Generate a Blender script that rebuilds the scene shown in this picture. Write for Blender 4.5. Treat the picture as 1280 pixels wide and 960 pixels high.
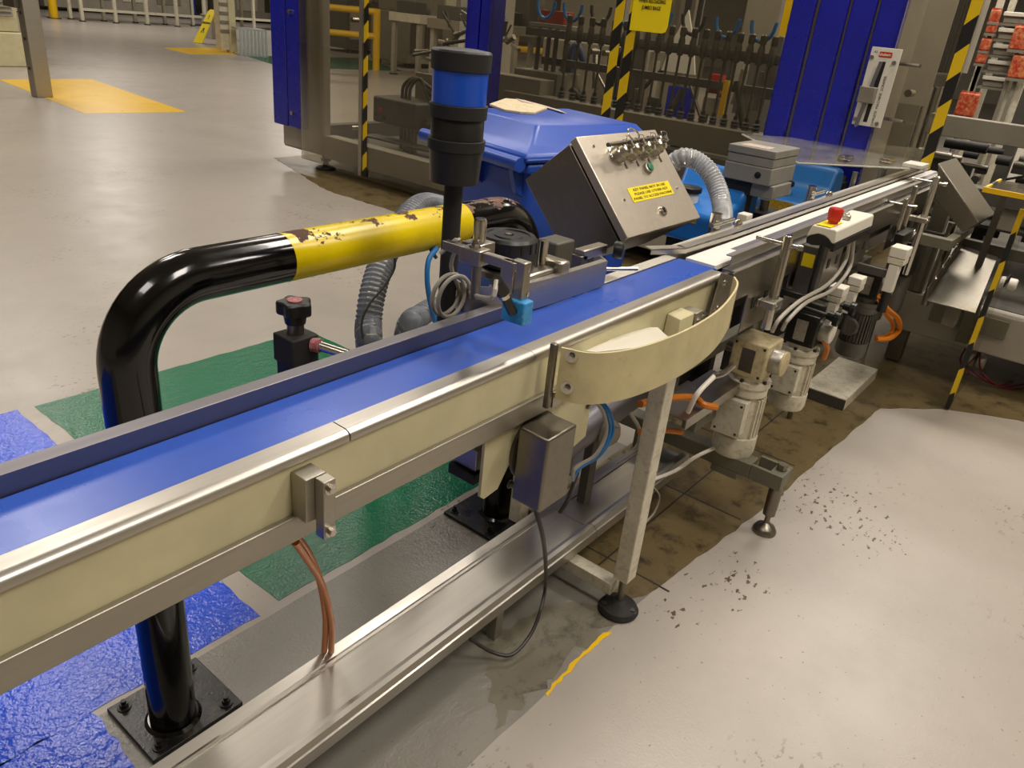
import bpy, math, random
from mathutils import Vector, Matrix
random.seed(7)
for o in list(bpy.data.objects): bpy.data.objects.remove(o)
scene = bpy.context.scene
COL = scene.collection
V = Vector

# ---------------------------------------------------------------- camera
# world: X runs along the conveyor, Y to the back, Z up (metres); camera 1.6 m above the floor
F = 968.0
def _d(x, y): return V((x - 640.0, y - 480.0, F)).normalized()
_down = _d(428.0, 2490.0); _x = _d(1475.0, 98.0)
_x = (_x - _down * _x.dot(_down)).normalized(); _z = -_down; _y = _z.cross(_x)
CAMP = V((0, 0, 1.6))
def ray(px, py):
    a = V((px - 640.0, py - 480.0, F)); return V((_x.dot(a), _y.dot(a), _z.dot(a)))
def PZ(px, py, z): r = ray(px, py); return CAMP + r * ((z - CAMP.z) / r.z)      # point on a level plane
def PY(px, py, y): r = ray(px, py); return CAMP + r * (y / r.y)                 # point on a plane across the conveyor
def PX(px, py, x): r = ray(px, py); return CAMP + r * (x / r.x)
cam = bpy.data.objects.new('camera', bpy.data.cameras.new('camera'))
COL.objects.link(cam); scene.camera = cam
cam.data.sensor_width = 36; cam.data.lens = F / 1280 * 36; cam.data.clip_end = 200; cam.data.clip_start = .02
right = V((_x.x, _y.x, _z.x)); up = -V((_x.y, _y.y, _z.y)); back = -V((_x.z, _y.z, _z.z))
m = Matrix.Identity(4)
for i in range(3): m[i][0] = right[i]; m[i][1] = up[i]; m[i][2] = back[i]; m[i][3] = CAMP[i]
cam.matrix_world = m

# ---------------------------------------------------------------- world, lamps, exposure
world = bpy.data.worlds.new('world'); scene.world = world; world.use_nodes = True
world.node_tree.nodes['Background'].inputs[0].default_value = (1.0, .93, .84, 1)
world.node_tree.nodes['Background'].inputs[1].default_value = .25
scene.view_settings.view_transform = 'Standard'; scene.view_settings.look = 'None'
scene.view_settings.exposure = 0.62; scene.view_settings.gamma = 1
LAMP_COL = (1.0, .925, .845)
def area(x, y, z, sx, sy, w, rot=0):
    l = bpy.data.lights.new('hall_lamp', 'AREA'); l.shape = 'RECTANGLE'; l.size = sx; l.size_y = sy
    l.energy = w; l.color = LAMP_COL
    o = bpy.data.objects.new('hall_lamp', l); o.location = (x, y, z); o.rotation_euler = (0, 0, rot)
    COL.objects.link(o)
for (x, y, w) in ((4.6, 1.4, 130), (2.4, 7.6, 80), (5.6, 6.2, 60), (-2.0, 1, 60), (1.2, -2.0, 110), (5.0, -2.5, 120), (9, 1.0, 120), (9, 6, 110),
                  (4.6, 14.5, 110), (9.5, 12.5, 110), (11.6, 24.8, 200), (20.3, 26.7, 220), (14, 3, 130), (20, 12, 200)):
    area(x, y, 6.0, 1.2, 2.4, w, .05)

# ---------------------------------------------------------------- helpers
def srgb(h):
    h = h.lstrip('#'); c = [int(h[i:i+2], 16) / 255 for i in (0, 2, 4)]
    return tuple((v / 12.92 if v <= .04045 else ((v + .055) / 1.055) ** 2.4) for v in c) + (1,)

def spl(pts, k=6, closed=False):
    pts = [V(p) for p in pts]; n = len(pts); out = []
    rng = range(n) if closed else range(n - 1)
    for i in rng:
        p0 = pts[(i - 1) % n] if (closed or i > 0) else pts[0] * 2 - pts[1]
        p1 = pts[i]; p2 = pts[(i + 1) % n]
        p3 = pts[(i + 2) % n] if (closed or i + 2 < n) else pts[-1] * 2 - pts[-2]
        for j in range(k):
            t = j / k
            out.append(.5 * ((2 * p1) + (p2 - p0) * t + (2 * p0 - 5 * p1 + 4 * p2 - p3) * t * t + (3 * p1 - p0 - 3 * p2 + p3) * t ** 3))
    if not closed: out.append(pts[-1])
    return out

class MB:
    def __init__(s): s.v = []; s.f = []; s.mi = []; s.cur = 0
    def add(s, vs, fs):
        b = len(s.v); s.v += [tuple(p) for p in vs]
        for f in fs: s.f.append(tuple(b + i for i in f)); s.mi.append(s.cur)
        return s
    def box(s, x0, y0, z0, x1, y1, z1):
        vs = [(x, y, z) for z in (z0, z1) for y in (y0, y1) for x in (x0, x1)]
        return s.add(vs, [(0, 2, 3, 1), (4, 5, 7, 6), (0, 1, 5, 4), (2, 6, 7, 3), (0, 4, 6, 2), (1, 3, 7, 5)])
    def cbox(s, c, size, R=None):
        c = V(c); h = [d / 2 for d in size]; vs = []
        for z in (-1, 1):
            for y in (-1, 1):
                for x in (-1, 1):
                    p = V((x * h[0], y * h[1], z * h[2]))
                    if R: p = R @ p
                    vs.append(c + p)
        return s.add(vs, [(0, 2, 3, 1), (4, 5, 7, 6), (0, 1, 5, 4), (2, 6, 7, 3), (0, 4, 6, 2), (1, 3, 7, 5)])
    def prism(s, poly, vec):
        n = len(poly); vec = V(vec); a = [V(p) for p in poly]; b = [p + vec for p in a]
        fs = [tuple(range(n - 1, -1, -1)), tuple(range(n, 2 * n))]
        for i in range(n): j = (i + 1) % n; fs.append((i, j, n + j, n + i))
        return s.add(a + b, fs)
    def xprof(s, prof, x0, x1):            # (y, z) profile run along X
        return s.prism([(x0, p[0], p[1]) for p in prof], (x1 - x0, 0, 0))
    def ring(s, c, ax, r, n, ph=0):
        ax = V(ax).normalized(); t = V((0, 0, 1)) if abs(ax.z) < .9 else V((1, 0, 0))
        u = ax.cross(t).normalized(); w = ax.cross(u)
        return [V(c) + (u * math.cos(ph + 2 * math.pi * i / n) + w * math.sin(ph + 2 * math.pi * i / n)) * r for i in range(n)]
    def lathe(s, prof, c, ax=(0, 0, 1), n=20, ph=0):     # prof: (radius, height)
        ax = V(ax).normalized(); c = V(c); vs = []; fs = []
        for r, h in prof: vs += s.ring(c + ax * h, ax, max(r, 1e-5), n, ph)
        for k in range(len(prof) - 1):
            for i in range(n):
                j = (i + 1) % n; fs.append((k * n + i, k * n + j, (k + 1) * n + j, (k + 1) * n + i))
        fs.append(tuple(range(n - 1, -1, -1))); fs.append(tuple((len(prof) - 1) * n + i for i in range(n)))
        return s.add(vs, fs)
    def cyl(s, a, b, r, r2=None, n=16, ph=0):
        a = V(a); b = V(b); return s.lathe([(r, 0), (r if r2 is None else r2, (b - a).length)], a, b - a, n, ph)
    def tube(s, pts, r, n=8, closed=False):
        pts = [V(p) for p in pts]; N = len(pts); vs = []; fs = []; u = None
        for i, p in enumerate(pts):
            if closed: t = pts[(i + 1) % N] - pts[i - 1]
            else: t = pts[min(i + 1, N - 1)] - pts[max(i - 1, 0)]
            t.normalize()
            if u is None: u = t.cross(V((0, 0, 1)) if abs(t.z) < .9 else V((1, 0, 0))).normalized()
            u = (u - t * u.dot(t)).normalized(); w = t.cross(u)
            rr = r(i / (N - 1)) if callable(r) else r
            vs += [p + (u * math.cos(2 * math.pi * k / n) + w * math.sin(2 * math.pi * k / n)) * rr for k in range(n)]
        for i in range(N if closed else N - 1):
            j = (i + 1) % N
            for k in range(n): l = (k + 1) % n; fs.append((i * n + k, i * n + l, j * n + l, j * n + k))
        if not closed: fs.append(tuple(range(n - 1, -1, -1))); fs.append(tuple((N - 1) * n + k for k in range(n)))
        return s.add(vs, fs)
    def bolt(s, c, ax, r=.006, h=.005, washer=True):
        ax = V(ax).normalized()
        if washer: s.cyl(V(c), V(c) + ax * (h * .3), r * 1.6, n=14)
        s.cyl(V(c) + ax * (h * .3), V(c) + ax * (h * 1.3), r, n=6); return s
    def strip(s, pts, z0, z1, th=.004):    # upright band following a plan line
        pts = [V(p) for p in pts]; N = len(pts); vs = []; fs = []
        for i, p in enumerate(pts):
            t = pts[min(i + 1, N - 1)] - pts[max(i - 1, 0)]; t.z = 0; t.normalize(); nr = V((-t.y, t.x, 0)) * th / 2
            a = z0(i / (N - 1)) if callable(z0) else z0; b = z1(i / (N - 1)) if callable(z1) else z1
            for q in (p - nr, p + nr):
                vs.append((q.x, q.y, a)); vs.append((q.x, q.y, b))
        for i in range(N - 1):
            a = i * 4; b = a + 4
            fs += [(a, b, b + 1, a + 1), (a + 2, a + 3, b + 3, b + 2), (a + 1, b + 1, b + 3, a + 3), (a, a + 2, b + 2, b)]
        fs += [(0, 1, 3, 2), (4 * N - 4, 4 * N - 2, 4 * N - 1, 4 * N - 3)]
        return s.add(vs, fs)
    def build(s, name, mat, parent=None, bevel=0, seg=2, flat=False, angle=38):
        me = bpy.data.meshes.new(name); me.from_pydata(s.v, [], s.f); me.update()
        mats = mat if isinstance(mat, (list, tuple)) else [mat]
        for q in mats: me.materials.append(q)
        if len(mats) > 1: me.polygons.foreach_set('material_index', s.mi)
        if not flat:
            me.polygons.foreach_set('use_smooth', [True] * len(me.polygons))
            me.set_sharp_from_angle(angle=math.radians(angle))
        return put(name, me, parent, bevel, seg)

def put(name, me, parent=None, bevel=0, seg=2):
    o = bpy.data.objects.new(name, me); COL.objects.link(o)
    if bevel:
        b = o.modifiers.new('bevel', 'BEVEL'); b.width = bevel; b.segments = seg; b.limit_method = 'ANGLE'; b.angle_limit = math.radians(40)
        b.harden_normals = False
    if parent:
        o.parent = parent
        if parent.type == 'EMPTY': o.matrix_parent_inverse = Matrix.Translation(-parent.location)
    return o

def bolts(parent, mat, items, name='bolt'):
    for c, ax, r, h in items:
        MB().bolt(c, ax, r, h).build(name, mat, parent)

def thing(name, label, cat, loc=(0, 0, 0), group=None):
    o = bpy.data.objects.new(name, None); COL.objects.link(o); o.location = V(loc); o.empty_display_size = .05
    return tag(o, label, cat, group)
def tag(o, label, cat, group=None):
    o['label'] = label; o['category'] = cat
    if group: o['group'] = group
    return o
def struct(o): o['kind'] = 'structure'; return o
def copy_tree(o, parent=None):
    c = o.copy(); COL.objects.link(c)
    if parent: c.parent = parent
    for ch in list(o.children): copy_tree(ch, c)
    return c
def place(root, loc, rz=0, label=None, first=False):
    c = root if first else copy_tree(root)
    c.location = V(loc); c.rotation_euler = (0, 0, rz)
    if label: c['label'] = label
    return c

def text_mesh(name, txt, origin, ux, uy, size, mat, parent, depth=.0004, align='CENTER', sx=1.0, bold=0.0, width=None):
    cu = bpy.data.curves.new('t', 'FONT'); cu.body = txt; cu.size = size; cu.extrude = depth; cu.align_x = align; cu.align_y = 'CENTER'
    cu.offset = bold; cu.resolution_u = 2
    o = bpy.data.objects.new('t', cu); COL.objects.link(o)
    bpy.context.view_layer.update()
    me = bpy.data.meshes.new_from_object(o.evaluated_get(bpy.context.evaluated_depsgraph_get()))
    bpy.data.objects.remove(o); bpy.data.curves.remove(cu)
    ux = V(ux).normalized(); uy = V(uy).normalized(); n = ux.cross(uy)
    if width: xs_ = [v.co.x for v in me.vertices]; sx = width / (max(xs_) - min(xs_))
    for v in me.vertices:
        c = v.co.copy(); v.co = V(origin) + ux * c.x * sx + uy * c.y + n * (c.z)
    me.materials.clear(); me.materials.append(mat)
    return put(name, me, parent)

# ---------------------------------------------------------------- materials
def nt(name):
    m = bpy.data.materials.new(name); m.use_nodes = True; t = m.node_tree; return m, t, t.nodes['Principled BSDF']
def N(t, kind, **k):
    n = t.nodes.new(kind)
    for a, b in k.items(): setattr(n, a, b)
    return n
def coords(t, scale=(1, 1, 1)):
    c = N(t, 'ShaderNodeTexCoord'); mp = N(t, 'ShaderNodeMapping'); mp.inputs['Scale'].default_value = scale
    t.links.new(c.outputs['Object'], mp.inputs[0]); return mp.outputs[0]
def noise(t, vec, scale, detail=4, rough=.55, dist=0):
    n = N(t, 'ShaderNodeTexNoise'); n.inputs['Scale'].default_value = scale; n.inputs['Detail'].default_value = detail
    n.inputs['Roughness'].default_value = rough; n.inputs['Distortion'].default_value = dist
    t.links.new(vec, n.inputs['Vector']); return n.outputs['Fac']
def ramp(t, fac, stops):
    r = N(t, 'ShaderNodeValToRGB'); e = r.color_ramp.elements
    while len(e) < len(stops): e.new(.5)
    for i, (p, c) in enumerate(stops):
        e[i].position = p; e[i].color = c if isinstance(c, tuple) else (c, c, c, 1)
    t.links.new(fac, r.inputs[0]); return r.outputs[0]
def mix(t, fac, a, b):
    n = N(t, 'ShaderNodeMix', data_type='RGBA')
    if isinstance(fac, (int, float)): n.inputs[0].default_value = fac
    else: t.links.new(fac, n.inputs[0])
    for s, q in ((6, a), (7, b)):
        if isinstance(q, tuple): n.inputs[s].default_value = q
        else: t.links.new(q, n.inputs[s])
    return n.outputs[2]
def math_(t, op, a, b=0.0):
    n = N(t, 'ShaderNodeMath', operation=op)
    for s, q in ((0, a), (1, b)):
        if isinstance(q, (int, float)): n.inputs[s].default_value = q
        else: t.links.new(q, n.inputs[s])
    return n.outputs[0]
def bump(t, b, h, strength=.2, dist=.002):
    n = N(t, 'ShaderNodeBump'); n.inputs['Strength'].default_value = strength; n.inputs['Distance'].default_value = dist
    t.links.new(h, n.inputs['Height']); t.links.new(n.outputs[0], b.inputs['Normal']); return n

def paint(name, col, rough=.4, dirt=None, dirt_amt=.5, scale=9, chip=None, chip_t=.68, metal=0, bmp=.05, coat=0, chipscale=22):
    m, t, b = nt(name); vec = coords(t); c = srgb(col)
    n1 = noise(t, vec, scale, 5, .6)
    dk = tuple(x * .82 for x in c[:3]) + (1,)
    out = mix(t, ramp(t, n1, [(.35, 0.), (.7, 1.)]), c, dk)
    if dirt:
        n2 = noise(t, vec, scale * 2.3, 8, .72, .4)
        f = ramp(t, n2, [(.72 - .3 * dirt_amt, 0.), (.80, 1.)])
        out = mix(t, f, out, srgb(dirt))
    r = ramp(t, n1, [(0., max(rough - .08, .02)), (1., min(rough + .12, 1))])
    if chip:
        n3 = noise(t, vec, chipscale, 7, .68, .2); f = ramp(t, n3, [(chip_t, 0.), (chip_t + .012, 1.)])
        out = mix(t, f, out, srgb(chip)); r = mix(t, f, r, (.75, .75, .75, 1))
    t.links.new(out, b.inputs['Base Color']); t.links.new(r, b.inputs['Roughness'])
    b.inputs['Metallic'].default_value = metal; b.inputs['Coat Weight'].default_value = coat
    if bmp: bump(t, b, noise(t, vec, 140, 3), bmp, .001)
    return m
def steel(name, col='#b9b4aa', rough=.28, stretch=(1, 1, 1), contrast=.5, spots=None):
    m, t, b = nt(name); vec = coords(t, stretch); c = srgb(col)
    n1 = noise(t, vec, 60, 5, .6); n2 = noise(t, coords(t), 5, 4, .6)
    dk = tuple(x * (1 - contrast * .5) for x in c[:3]) + (1,)
    out = mix(t, n1, c, dk); out = mix(t, ramp(t, n2, [(.4, 0.), (.75, .3)]), out, dk)
    if spots:
        f = ramp(t, noise(t, coords(t), 35, 8, .7), [(.66, 0.), (.70, 1.)]); out = mix(t, f, out, srgb(spots))
    r = math_(t, 'ADD', math_(t, 'MULTIPLY', n1, .18), math_(t, 'MULTIPLY', n2, .08)); r = math_(t, 'ADD', r, rough - .12)
    t.links.new(out, b.inputs['Base Color']); t.links.new(r, b.inputs['Roughness']); b.inputs['Metallic'].default_value = 1
    bump(t, b, n1, .03, .0004)
    return m
def plastic(name, col, rough=.35, bmp=0, spec=.5, trans=0, emit=0):
    m, t, b = nt(name); b.inputs['Base Color'].default_value = srgb(col); b.inputs['Roughness'].default_value = rough
    b.inputs['Specular IOR Level'].default_value = spec; b.inputs['Transmission Weight'].default_value = trans
    vec = coords(t); n1 = noise(t, vec, 30, 4)
    r = math_(t, 'ADD', math_(t, 'MULTIPLY', n1, .2), rough - .1); t.links.new(r, b.inputs['Roughness'])
    if bmp: bump(t, b, noise(t, vec, 220, 2), bmp, .001)
    if emit: b.inputs['Emission Color'].default_value = srgb(col); b.inputs['Emission Strength'].default_value = emit
    return m
def clear(name, tint='#ffffff', gloss=.12, haze=0.0, hazecol='#ffffff', rough=.03):
    m, t, b = nt(name); t.nodes.remove(b); o = t.nodes['Material Output']
    tr = N(t, 'ShaderNodeBsdfTransparent'); tr.inputs[0].default_value = srgb(tint)
    g = N(t, 'ShaderNodeBsdfGlossy'); g.inputs['Roughness'].default_value = rough; g.inputs[0].default_value = (1, 1, 1, 1)
    fr = N(t, 'ShaderNodeFresnel'); fr.inputs[0].default_value = 1.25
    f = math_(t, 'MINIMUM', math_(t, 'ADD', fr.outputs[0], gloss * .15), .7)
    mx = N(t, 'ShaderNodeMixShader'); t.links.new(f, mx.inputs[0]); t.links.new(tr.outputs[0], mx.inputs[1]); t.links.new(g.outputs[0], mx.inputs[2])
    last = mx.outputs[0]
    if haze:
        d = N(t, 'ShaderNodeBsdfDiffuse'); d.inputs[0].default_value = srgb(hazecol)
        m2 = N(t, 'ShaderNodeMixShader')
        h = ramp(t, noise(t, coords(t), 6, 6, .65), [(.3, haze * .4), (.75, haze * 1.6)])
        t.links.new(h, m2.inputs[0]); t.links.new(last, m2.inputs[1]); t.links.new(d.outputs[0], m2.inputs[2]); last = m2.outputs[0]
    t.links.new(last, o.inputs[0]); return m
def tape(name, kx, ky, kz, period=.12, a='#d8b400', b_='#12110e', rough=.45):
    m, t, b = nt(name); s = N(t, 'ShaderNodeSeparateXYZ'); c = N(t, 'ShaderNodeTexCoord'); t.links.new(c.outputs['Object'], s.inputs[0])
    v = math_(t, 'ADD', math_(t, 'ADD', math_(t, 'MULTIPLY', s.outputs[0], kx), math_(t, 'MULTIPLY', s.outputs[1], ky)), math_(t, 'MULTIPLY', s.outputs[2], kz))
    f = math_(t, 'GREATER_THAN', math_(t, 'FRACT', math_(t, 'DIVIDE', v, period)), .5)
    t.links.new(mix(t, f, srgb(a), srgb(b_)), b.inputs['Base Color']); b.inputs['Roughness'].default_value = rough
    return m

M = {}
M['cream'] = paint('cream_paint', '#cfc79f', .38, '#8d8468', .25, 6, chip='#3b2f22', chip_t=.735, bmp=.05)
M['cream_white'] = paint('white_motor_paint', '#d6cfb8', .42, '#8a7c5c', .7, 16, chip='#3d3021', chip_t=.70, bmp=.12)
M['ivory'] = paint('ivory_sheet', '#cfc294', .5, '#a8996c', .45, 12, bmp=.1)
M['steel'] = steel('stainless', '#b8b2a6', .30)
M['steel_x'] = steel('stainless_brushed', '#c8c3b9', .36, (.06, 1, 1), .5)
M['steel_rub'] = steel('rubbed_stainless', '#dedacf', .48, (.3, 1, 1), .6, spots='#77705f')
M['steel_dark'] = steel('dull_stainless', '#8d877a', .34)
M['steel_bright'] = steel('bright_steel', '#dcd7cc', .18)
M['alu'] = steel('aluminium', '#b3aea2', .42, (.1, 1, 1), .35)
M['wallgrey'] = steel('smooth_grey_steel', '#8b888c', .46, (.05, 1, 1), .2)
M['black'] = plastic('black_plastic', '#151412', .4)
M['blackmatt'] = plastic('black_rubber', '#1c1b19', .7)
M['blackpaint'] = paint('black_gloss_paint', '#060606', .12, chip='#7d6a5c', chip_t=.80, bmp=0, coat=.3, chipscale=14)
M['dark'] = plastic('dark_machine', '#24221e', .6)
M['greymach'] = paint('grey_machine_paint', '#837c6c', .45, '#4a453a', .4, 7)
M['greydark'] = paint('dark_grey_paint', '#4e4a42', .5, '#2a2721', .4, 9)
M['olive'] = paint('olive_grey_paint', '#6e6a58', .5, '#3b382c', .5, 9)
M['greyframe'] = paint('light_grey_frame', '#a39c8c', .4, '#7c7464', .2, 4)
M['blue_frame'] = paint('deep_blue_powder_coat', '#1c22a0', .25, bmp=0, scale=3)
M['belt'] = paint('blue_belt', '#2e56b8', .27, scale=5, bmp=.03)
M['white_belt'] = plastic('white_belt', '#ece8e0', .35)
M['bin'] = paint('blue_bin_plastic', '#2450b4', .34, scale=5, bmp=.06)
M['canblue'] = paint('mid_blue_plastic', '#1f74c8', .32, scale=6, bmp=0)
M['orange'] = plastic('orange_cable', '#c4700f', .42)
M['greycable'] = plastic('grey_cable', '#a7a193', .5)
M['darkcable'] = plastic('dark_cable', '#35322d', .5)
M['bluehose'] = plastic('blue_hose', '#1f6fae', .35)
M['red'] = plastic('red_plastic', '#c22a12', .3)
M['white'] = plastic('white_plastic', '#dcd6c6', .4)
M['yellow'] = plastic('yellow_paint', '#e8b912', .35)
M['signyellow'] = plastic('yellow_label', '#f2d90c', .4)
M['green'] = plastic('green_button', '#1c7a52', .3)
M['poly'] = clear('clear_polycarbonate', '#e4e1d8', .1, .012, '#cfc9ba')
M['ink'] = plastic('black_ink', '#14120e', .6)
M['poly_haze'] = clear('hazy_polycarbonate', '#e4e1d8', .3, .10, '#d8d4c8')
M['steel_door'] = steel('satin_stainless', '#d9cfbf', .40)
M['tape'] = tape('hazard_tape', .7, .7, .7, .19)

# ---------------------------------------------------------------- floor, painted areas, hall
WORN = [(PZ(x_, y_, 0).x, PZ(x_, y_, 0).y, r_) for x_, y_, r_ in ((1035, 635, .30), (840, 762, .10), (915, 725, .17), (1080, 665, .2), (150, 60, 4.0))]
def floor_mat(name, col, rough=.28, speck=0, stain=0, bumpy=.25, wear=None, fine=150, lump=.5):
    m, t, b = nt(name); vec = coords(t); c = srgb(col)
    n1 = noise(t, vec, .6, 4, .5); n2 = noise(t, vec, 3.5, 7, .65)
    out = mix(t, ramp(t, n1, [(.35, 0.), (.7, 1.)]), c, tuple(x * .9 for x in c[:3]) + (1,))
    out = mix(t, ramp(t, n2, [(.45, 0.), (.85, .5)]), out, tuple(x * .72 for x in c[:3]) + (1,))
    if wear:
        n5 = noise(t, vec, 9, 9, .75, .3); f5 = ramp(t, n5, [(.50, 0.), (.66, 1.)]); out = mix(t, f5, out, srgb(wear))
    # chips down to the brown screed, only in patches
    w1 = noise(t, vec, 1.1, 2, .5); w2 = noise(t, coords(t, (1, 1.6, 1)), 26, 6, .6)
    f = math_(t, 'MULTIPLY', ramp(t, w1, [(.55, 0.), (.68, 1.)]), ramp(t, w2, [(.60, 0.), (.615, 1.)]))
    if speck:
        c_ = N(t, 'ShaderNodeTexCoord').outputs['Object']
        for cx, cy, rr in WORN:      # chipped spots where boots and trolleys turn
            vd = N(t, 'ShaderNodeVectorMath', operation='DISTANCE'); t.links.new(c_, vd.inputs[0]); vd.inputs[1].default_value = (cx, cy, 0)
            g = ramp(t, math_(t, 'DIVIDE', vd.outputs['Value'], rr), [(.35, 1.), (1., 0.)])
            th = ramp(t, math_(t, 'ADD', w2, math_(t, 'MULTIPLY', g, .07)), [(.66, 0.), (.67, 1.)])
            f = math_(t, 'MAXIMUM', f, math_(t, 'MULTIPLY', th, ramp(t, g, [(0., 0.), (.15, 1.)])))
        out = mix(t, f, out, srgb('#4f4026'))
    sp = ramp(t, noise(t, vec, 75, 3, .5), [(.70, 0.), (.71, 1.)])
    if speck: out = mix(t, math_(t, 'MULTIPLY', sp, .7), out, srgb('#6a5f4c'))
    t.links.new(out, b.inputs['Base Color'])
    r = math_(t, 'ADD', math_(t, 'MULTIPLY', n2, .22), rough - .1); t.links.new(r, b.inputs['Roughness'])
    h = math_(t, 'ADD', math_(t, 'MULTIPLY', noise(t, vec, fine, 3, .6), .6), math_(t, 'MULTIPLY', noise(t, vec, 28, 3, .5), lump))
    bump(t, b, h, bumpy, .003)
    return m
M['floor'] = floor_mat('grey_resin_floor', '#aaa297', .31, speck=1, bumpy=.24)
M['lane'] = floor_mat('dull_grey_lane', '#868278', .22, speck=1, bumpy=.8, fine=120, lump=.7)
M['fblue'] = floor_mat('blue_floor_paint', '#1a50dc', .13, bumpy=1.0, fine=75, lump=.9)
M['fgreen'] = floor_mat('green_floor_paint', '#0f6a47', .17, bumpy=.9, fine=110, lump=.8)
M['fyellow'] = floor_mat('yellow_floor_paint', '#f0c00c', .3, bumpy=.12)
M['brown'] = floor_mat('bare_stained_screed', '#6b5c3c', .33, bumpy=.35, wear='#30281a')
M['rough'] = floor_mat('scuffed_lane', '#77715f', .4, bumpy=.5, wear='#453f37', fine=200)
floor = struct(MB().box(-8, -8, -.2, 40, 44, 0).build('floor', M['floor'], flat=True))
def patch(pts, mat, name='painted_area', z=.0012):
    return MB().prism([(x, y, 0.0002) for x, y in pts], (0, 0, z)).build(name, mat, floor, flat=True)
def ragged(pts, step=.05, amp=.008, seed=1):
    rnd = random.Random(seed); out = []
    for i, a in enumerate(pts):
        b = pts[(i + 1) % len(pts)]; L = math.dist(a, b); n = max(1, int(L / step))
        for k in range(n):
            t = k / n; out.append((a[0] + (b[0] - a[0]) * t + rnd.uniform(-amp, amp), a[1] + (b[1] - a[1]) * t + rnd.uniform(-amp, amp)))
    return out
patch(ragged([(-3, .745), (1.72, .745), (2.6, .72), (2.6, 1.48), (-3, 1.48)], .1, .003, 3), M['lane'], 'painted_lane', .0008)
patch(ragged([(.96, 1.50), (.97, 3.12), (-2.5, 3.12), (-2.5, 1.50)], .05, .004, 4), M['fblue'])
patch(ragged([(1.03, 1.51), (2.36, 1.51), (2.36, 3.09), (1.03, 3.10)], .05, .004, 5), M['fgreen'])
patch(ragged([(.50, 1.50), (.49, 1.26), (-2.5, 1.26), (-2.5, 1.50)], .04, .010, 14), M['fblue'])
patch([(4.77, 13.3), (4.50, 10.1), (5.76, 10.0), (6.13, 13.4)], M['fyellow'])
patch(ragged([(10.67, 19.4), (10.5, 17.9), (12.3, 18.2), (12.8, 19.9)], .3, .05, 6), M['fyellow'])
patch([(12.0, 18.0), (11.3, 15.6), (14.5, 15.0), (16, 18.2)], M['fgreen'])
patch(ragged([(1.74, .80), (1.83, .745), (2.56, .67), (3.55, .62), (3.91, .60), (4.18, .36), (4.36, .05), (4.5, -2.5), (7.5, -2.5), (7.5, 1.3),
              (1.80, 1.28)], .06, .005, 8), M['brown'], 'bare_screed', .0018)
patch(ragged([(4.55, 1.3), (7.8, 1.3), (7.8, 7.0), (4.95, 7.0), (4.80, 6.5), (4.50, 5.6)], .06, .012, 9), M['brown'], 'bare_screed', .0018)
patch(ragged([(1.12, .77), (1.72, .76), (1.62, .93), (1.35, .99)], .03, .02, 10), M['rough'], 'scuffed_patch', .0015)
patch(ragged([(1.60, .752), (1.62, .738), (1.45, .742), (1.30, .735), (1.30, .745), (1.45, .753)], .02, .004, 12), M['fyellow'], 'old_yellow_paint', .0016)
for k in range(3):      # screed joints
    MB().box(1.9 + k * .55, .70, 0.0008, 1.906 + k * .55, 1.28, .0026).build('floor_joint', M['dark'], floor, flat=True)
MB().box(1.85, .93, 0.0008, 4.4, .936, .0027).build('floor_joint', M['dark'], floor, flat=True)
M['wall'] = paint('hall_wall_panel', '#b7ae9c', .6, '#8f8777', .2, 1)
M['ceil'] = paint('hall_ceiling', '#cfc8b8', .8, scale=1)
for nm, b in (('wall_back', (-8, 43.8, 0, 40, 44, 7.5)), ('wall_right', (39.8, -8, 0, 40, 43.8, 7.5)), ('wall_front', (-8, -8, 0, 39.8, -7.8, 7.5)), ('wall_left', (-8, -7.8, 0, -7.8, 43.8, 7.5))):
    struct(MB().box(*b).build(nm, M['wall'], flat=True))
struct(MB().box(-8, -8, 7.5, 40, 44, 7.7).build('ceiling', M['ceil'], flat=True))

# ---------------------------------------------------------------- blue belt conveyor
XE = 2.05
cv = thing('belt_conveyor', 'cream-sided conveyor with a blue belt running from the lower left to the middle', 'conveyor', (1.0, .88, 0))
MB().xprof([(.8385, .984), (.954, .984), (.954, 1.0), (.8385, 1.0)], -.6, XE).build('belt', M['belt'], cv, .003)
lip = [(.8365, 1.003), (.811, 1.003), (.8085, 1.003), (.802, 1.0015), (.798, .9985), (.7955, .994), (.7955, .9865), (.799, .9835), (.803, .9835), (.803, .990), (.8365, .996)]
xj = PY(437, 541, .797).x
xk = PY(668, 450, .797).x
for a, b in ((-.6, xj - .0012), (xj + .0012, xk - .0006), (xk + .0006, XE - .03)):
    MB().xprof(lip, a, b).build('front_rail', M['steel_x'], cv)
xw = 1.33      # the tall back wall stops at the sensor, a flat rail goes on
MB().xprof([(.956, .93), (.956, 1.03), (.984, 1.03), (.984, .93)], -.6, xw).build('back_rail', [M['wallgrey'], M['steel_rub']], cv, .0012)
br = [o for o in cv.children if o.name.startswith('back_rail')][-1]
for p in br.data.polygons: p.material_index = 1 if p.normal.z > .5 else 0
MB().xprof([(.957, .93), (.957, 1.002), (.994, 1.002), (.994, .93)], xw + .002, XE - .01).build('back_rail', M['steel_rub'], cv, .001)
MB().xprof([(.800, .857), (.800, .983), (.805, .983), (.805, .857)], -.6, 1.98).build('side_panel', M['cream'], cv)
MB().xprof([(.975, .886), (.975, .93), (.980, .93), (.980, .886)], -.6, 1.98).build('side_panel', M['cream'], cv)
for x in (-.3, .35, 1.0, 1.5): MB().box(x, .8055, .872, x + .04, .9745, .905).build('cross_member', M['cream'], cv)
MB().xprof([(.8055, .945), (.974, .945), (.974, .955), (.8055, .955)], -.6, 1.95).build('belt_bed', M['steel_dark'], cv)
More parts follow.
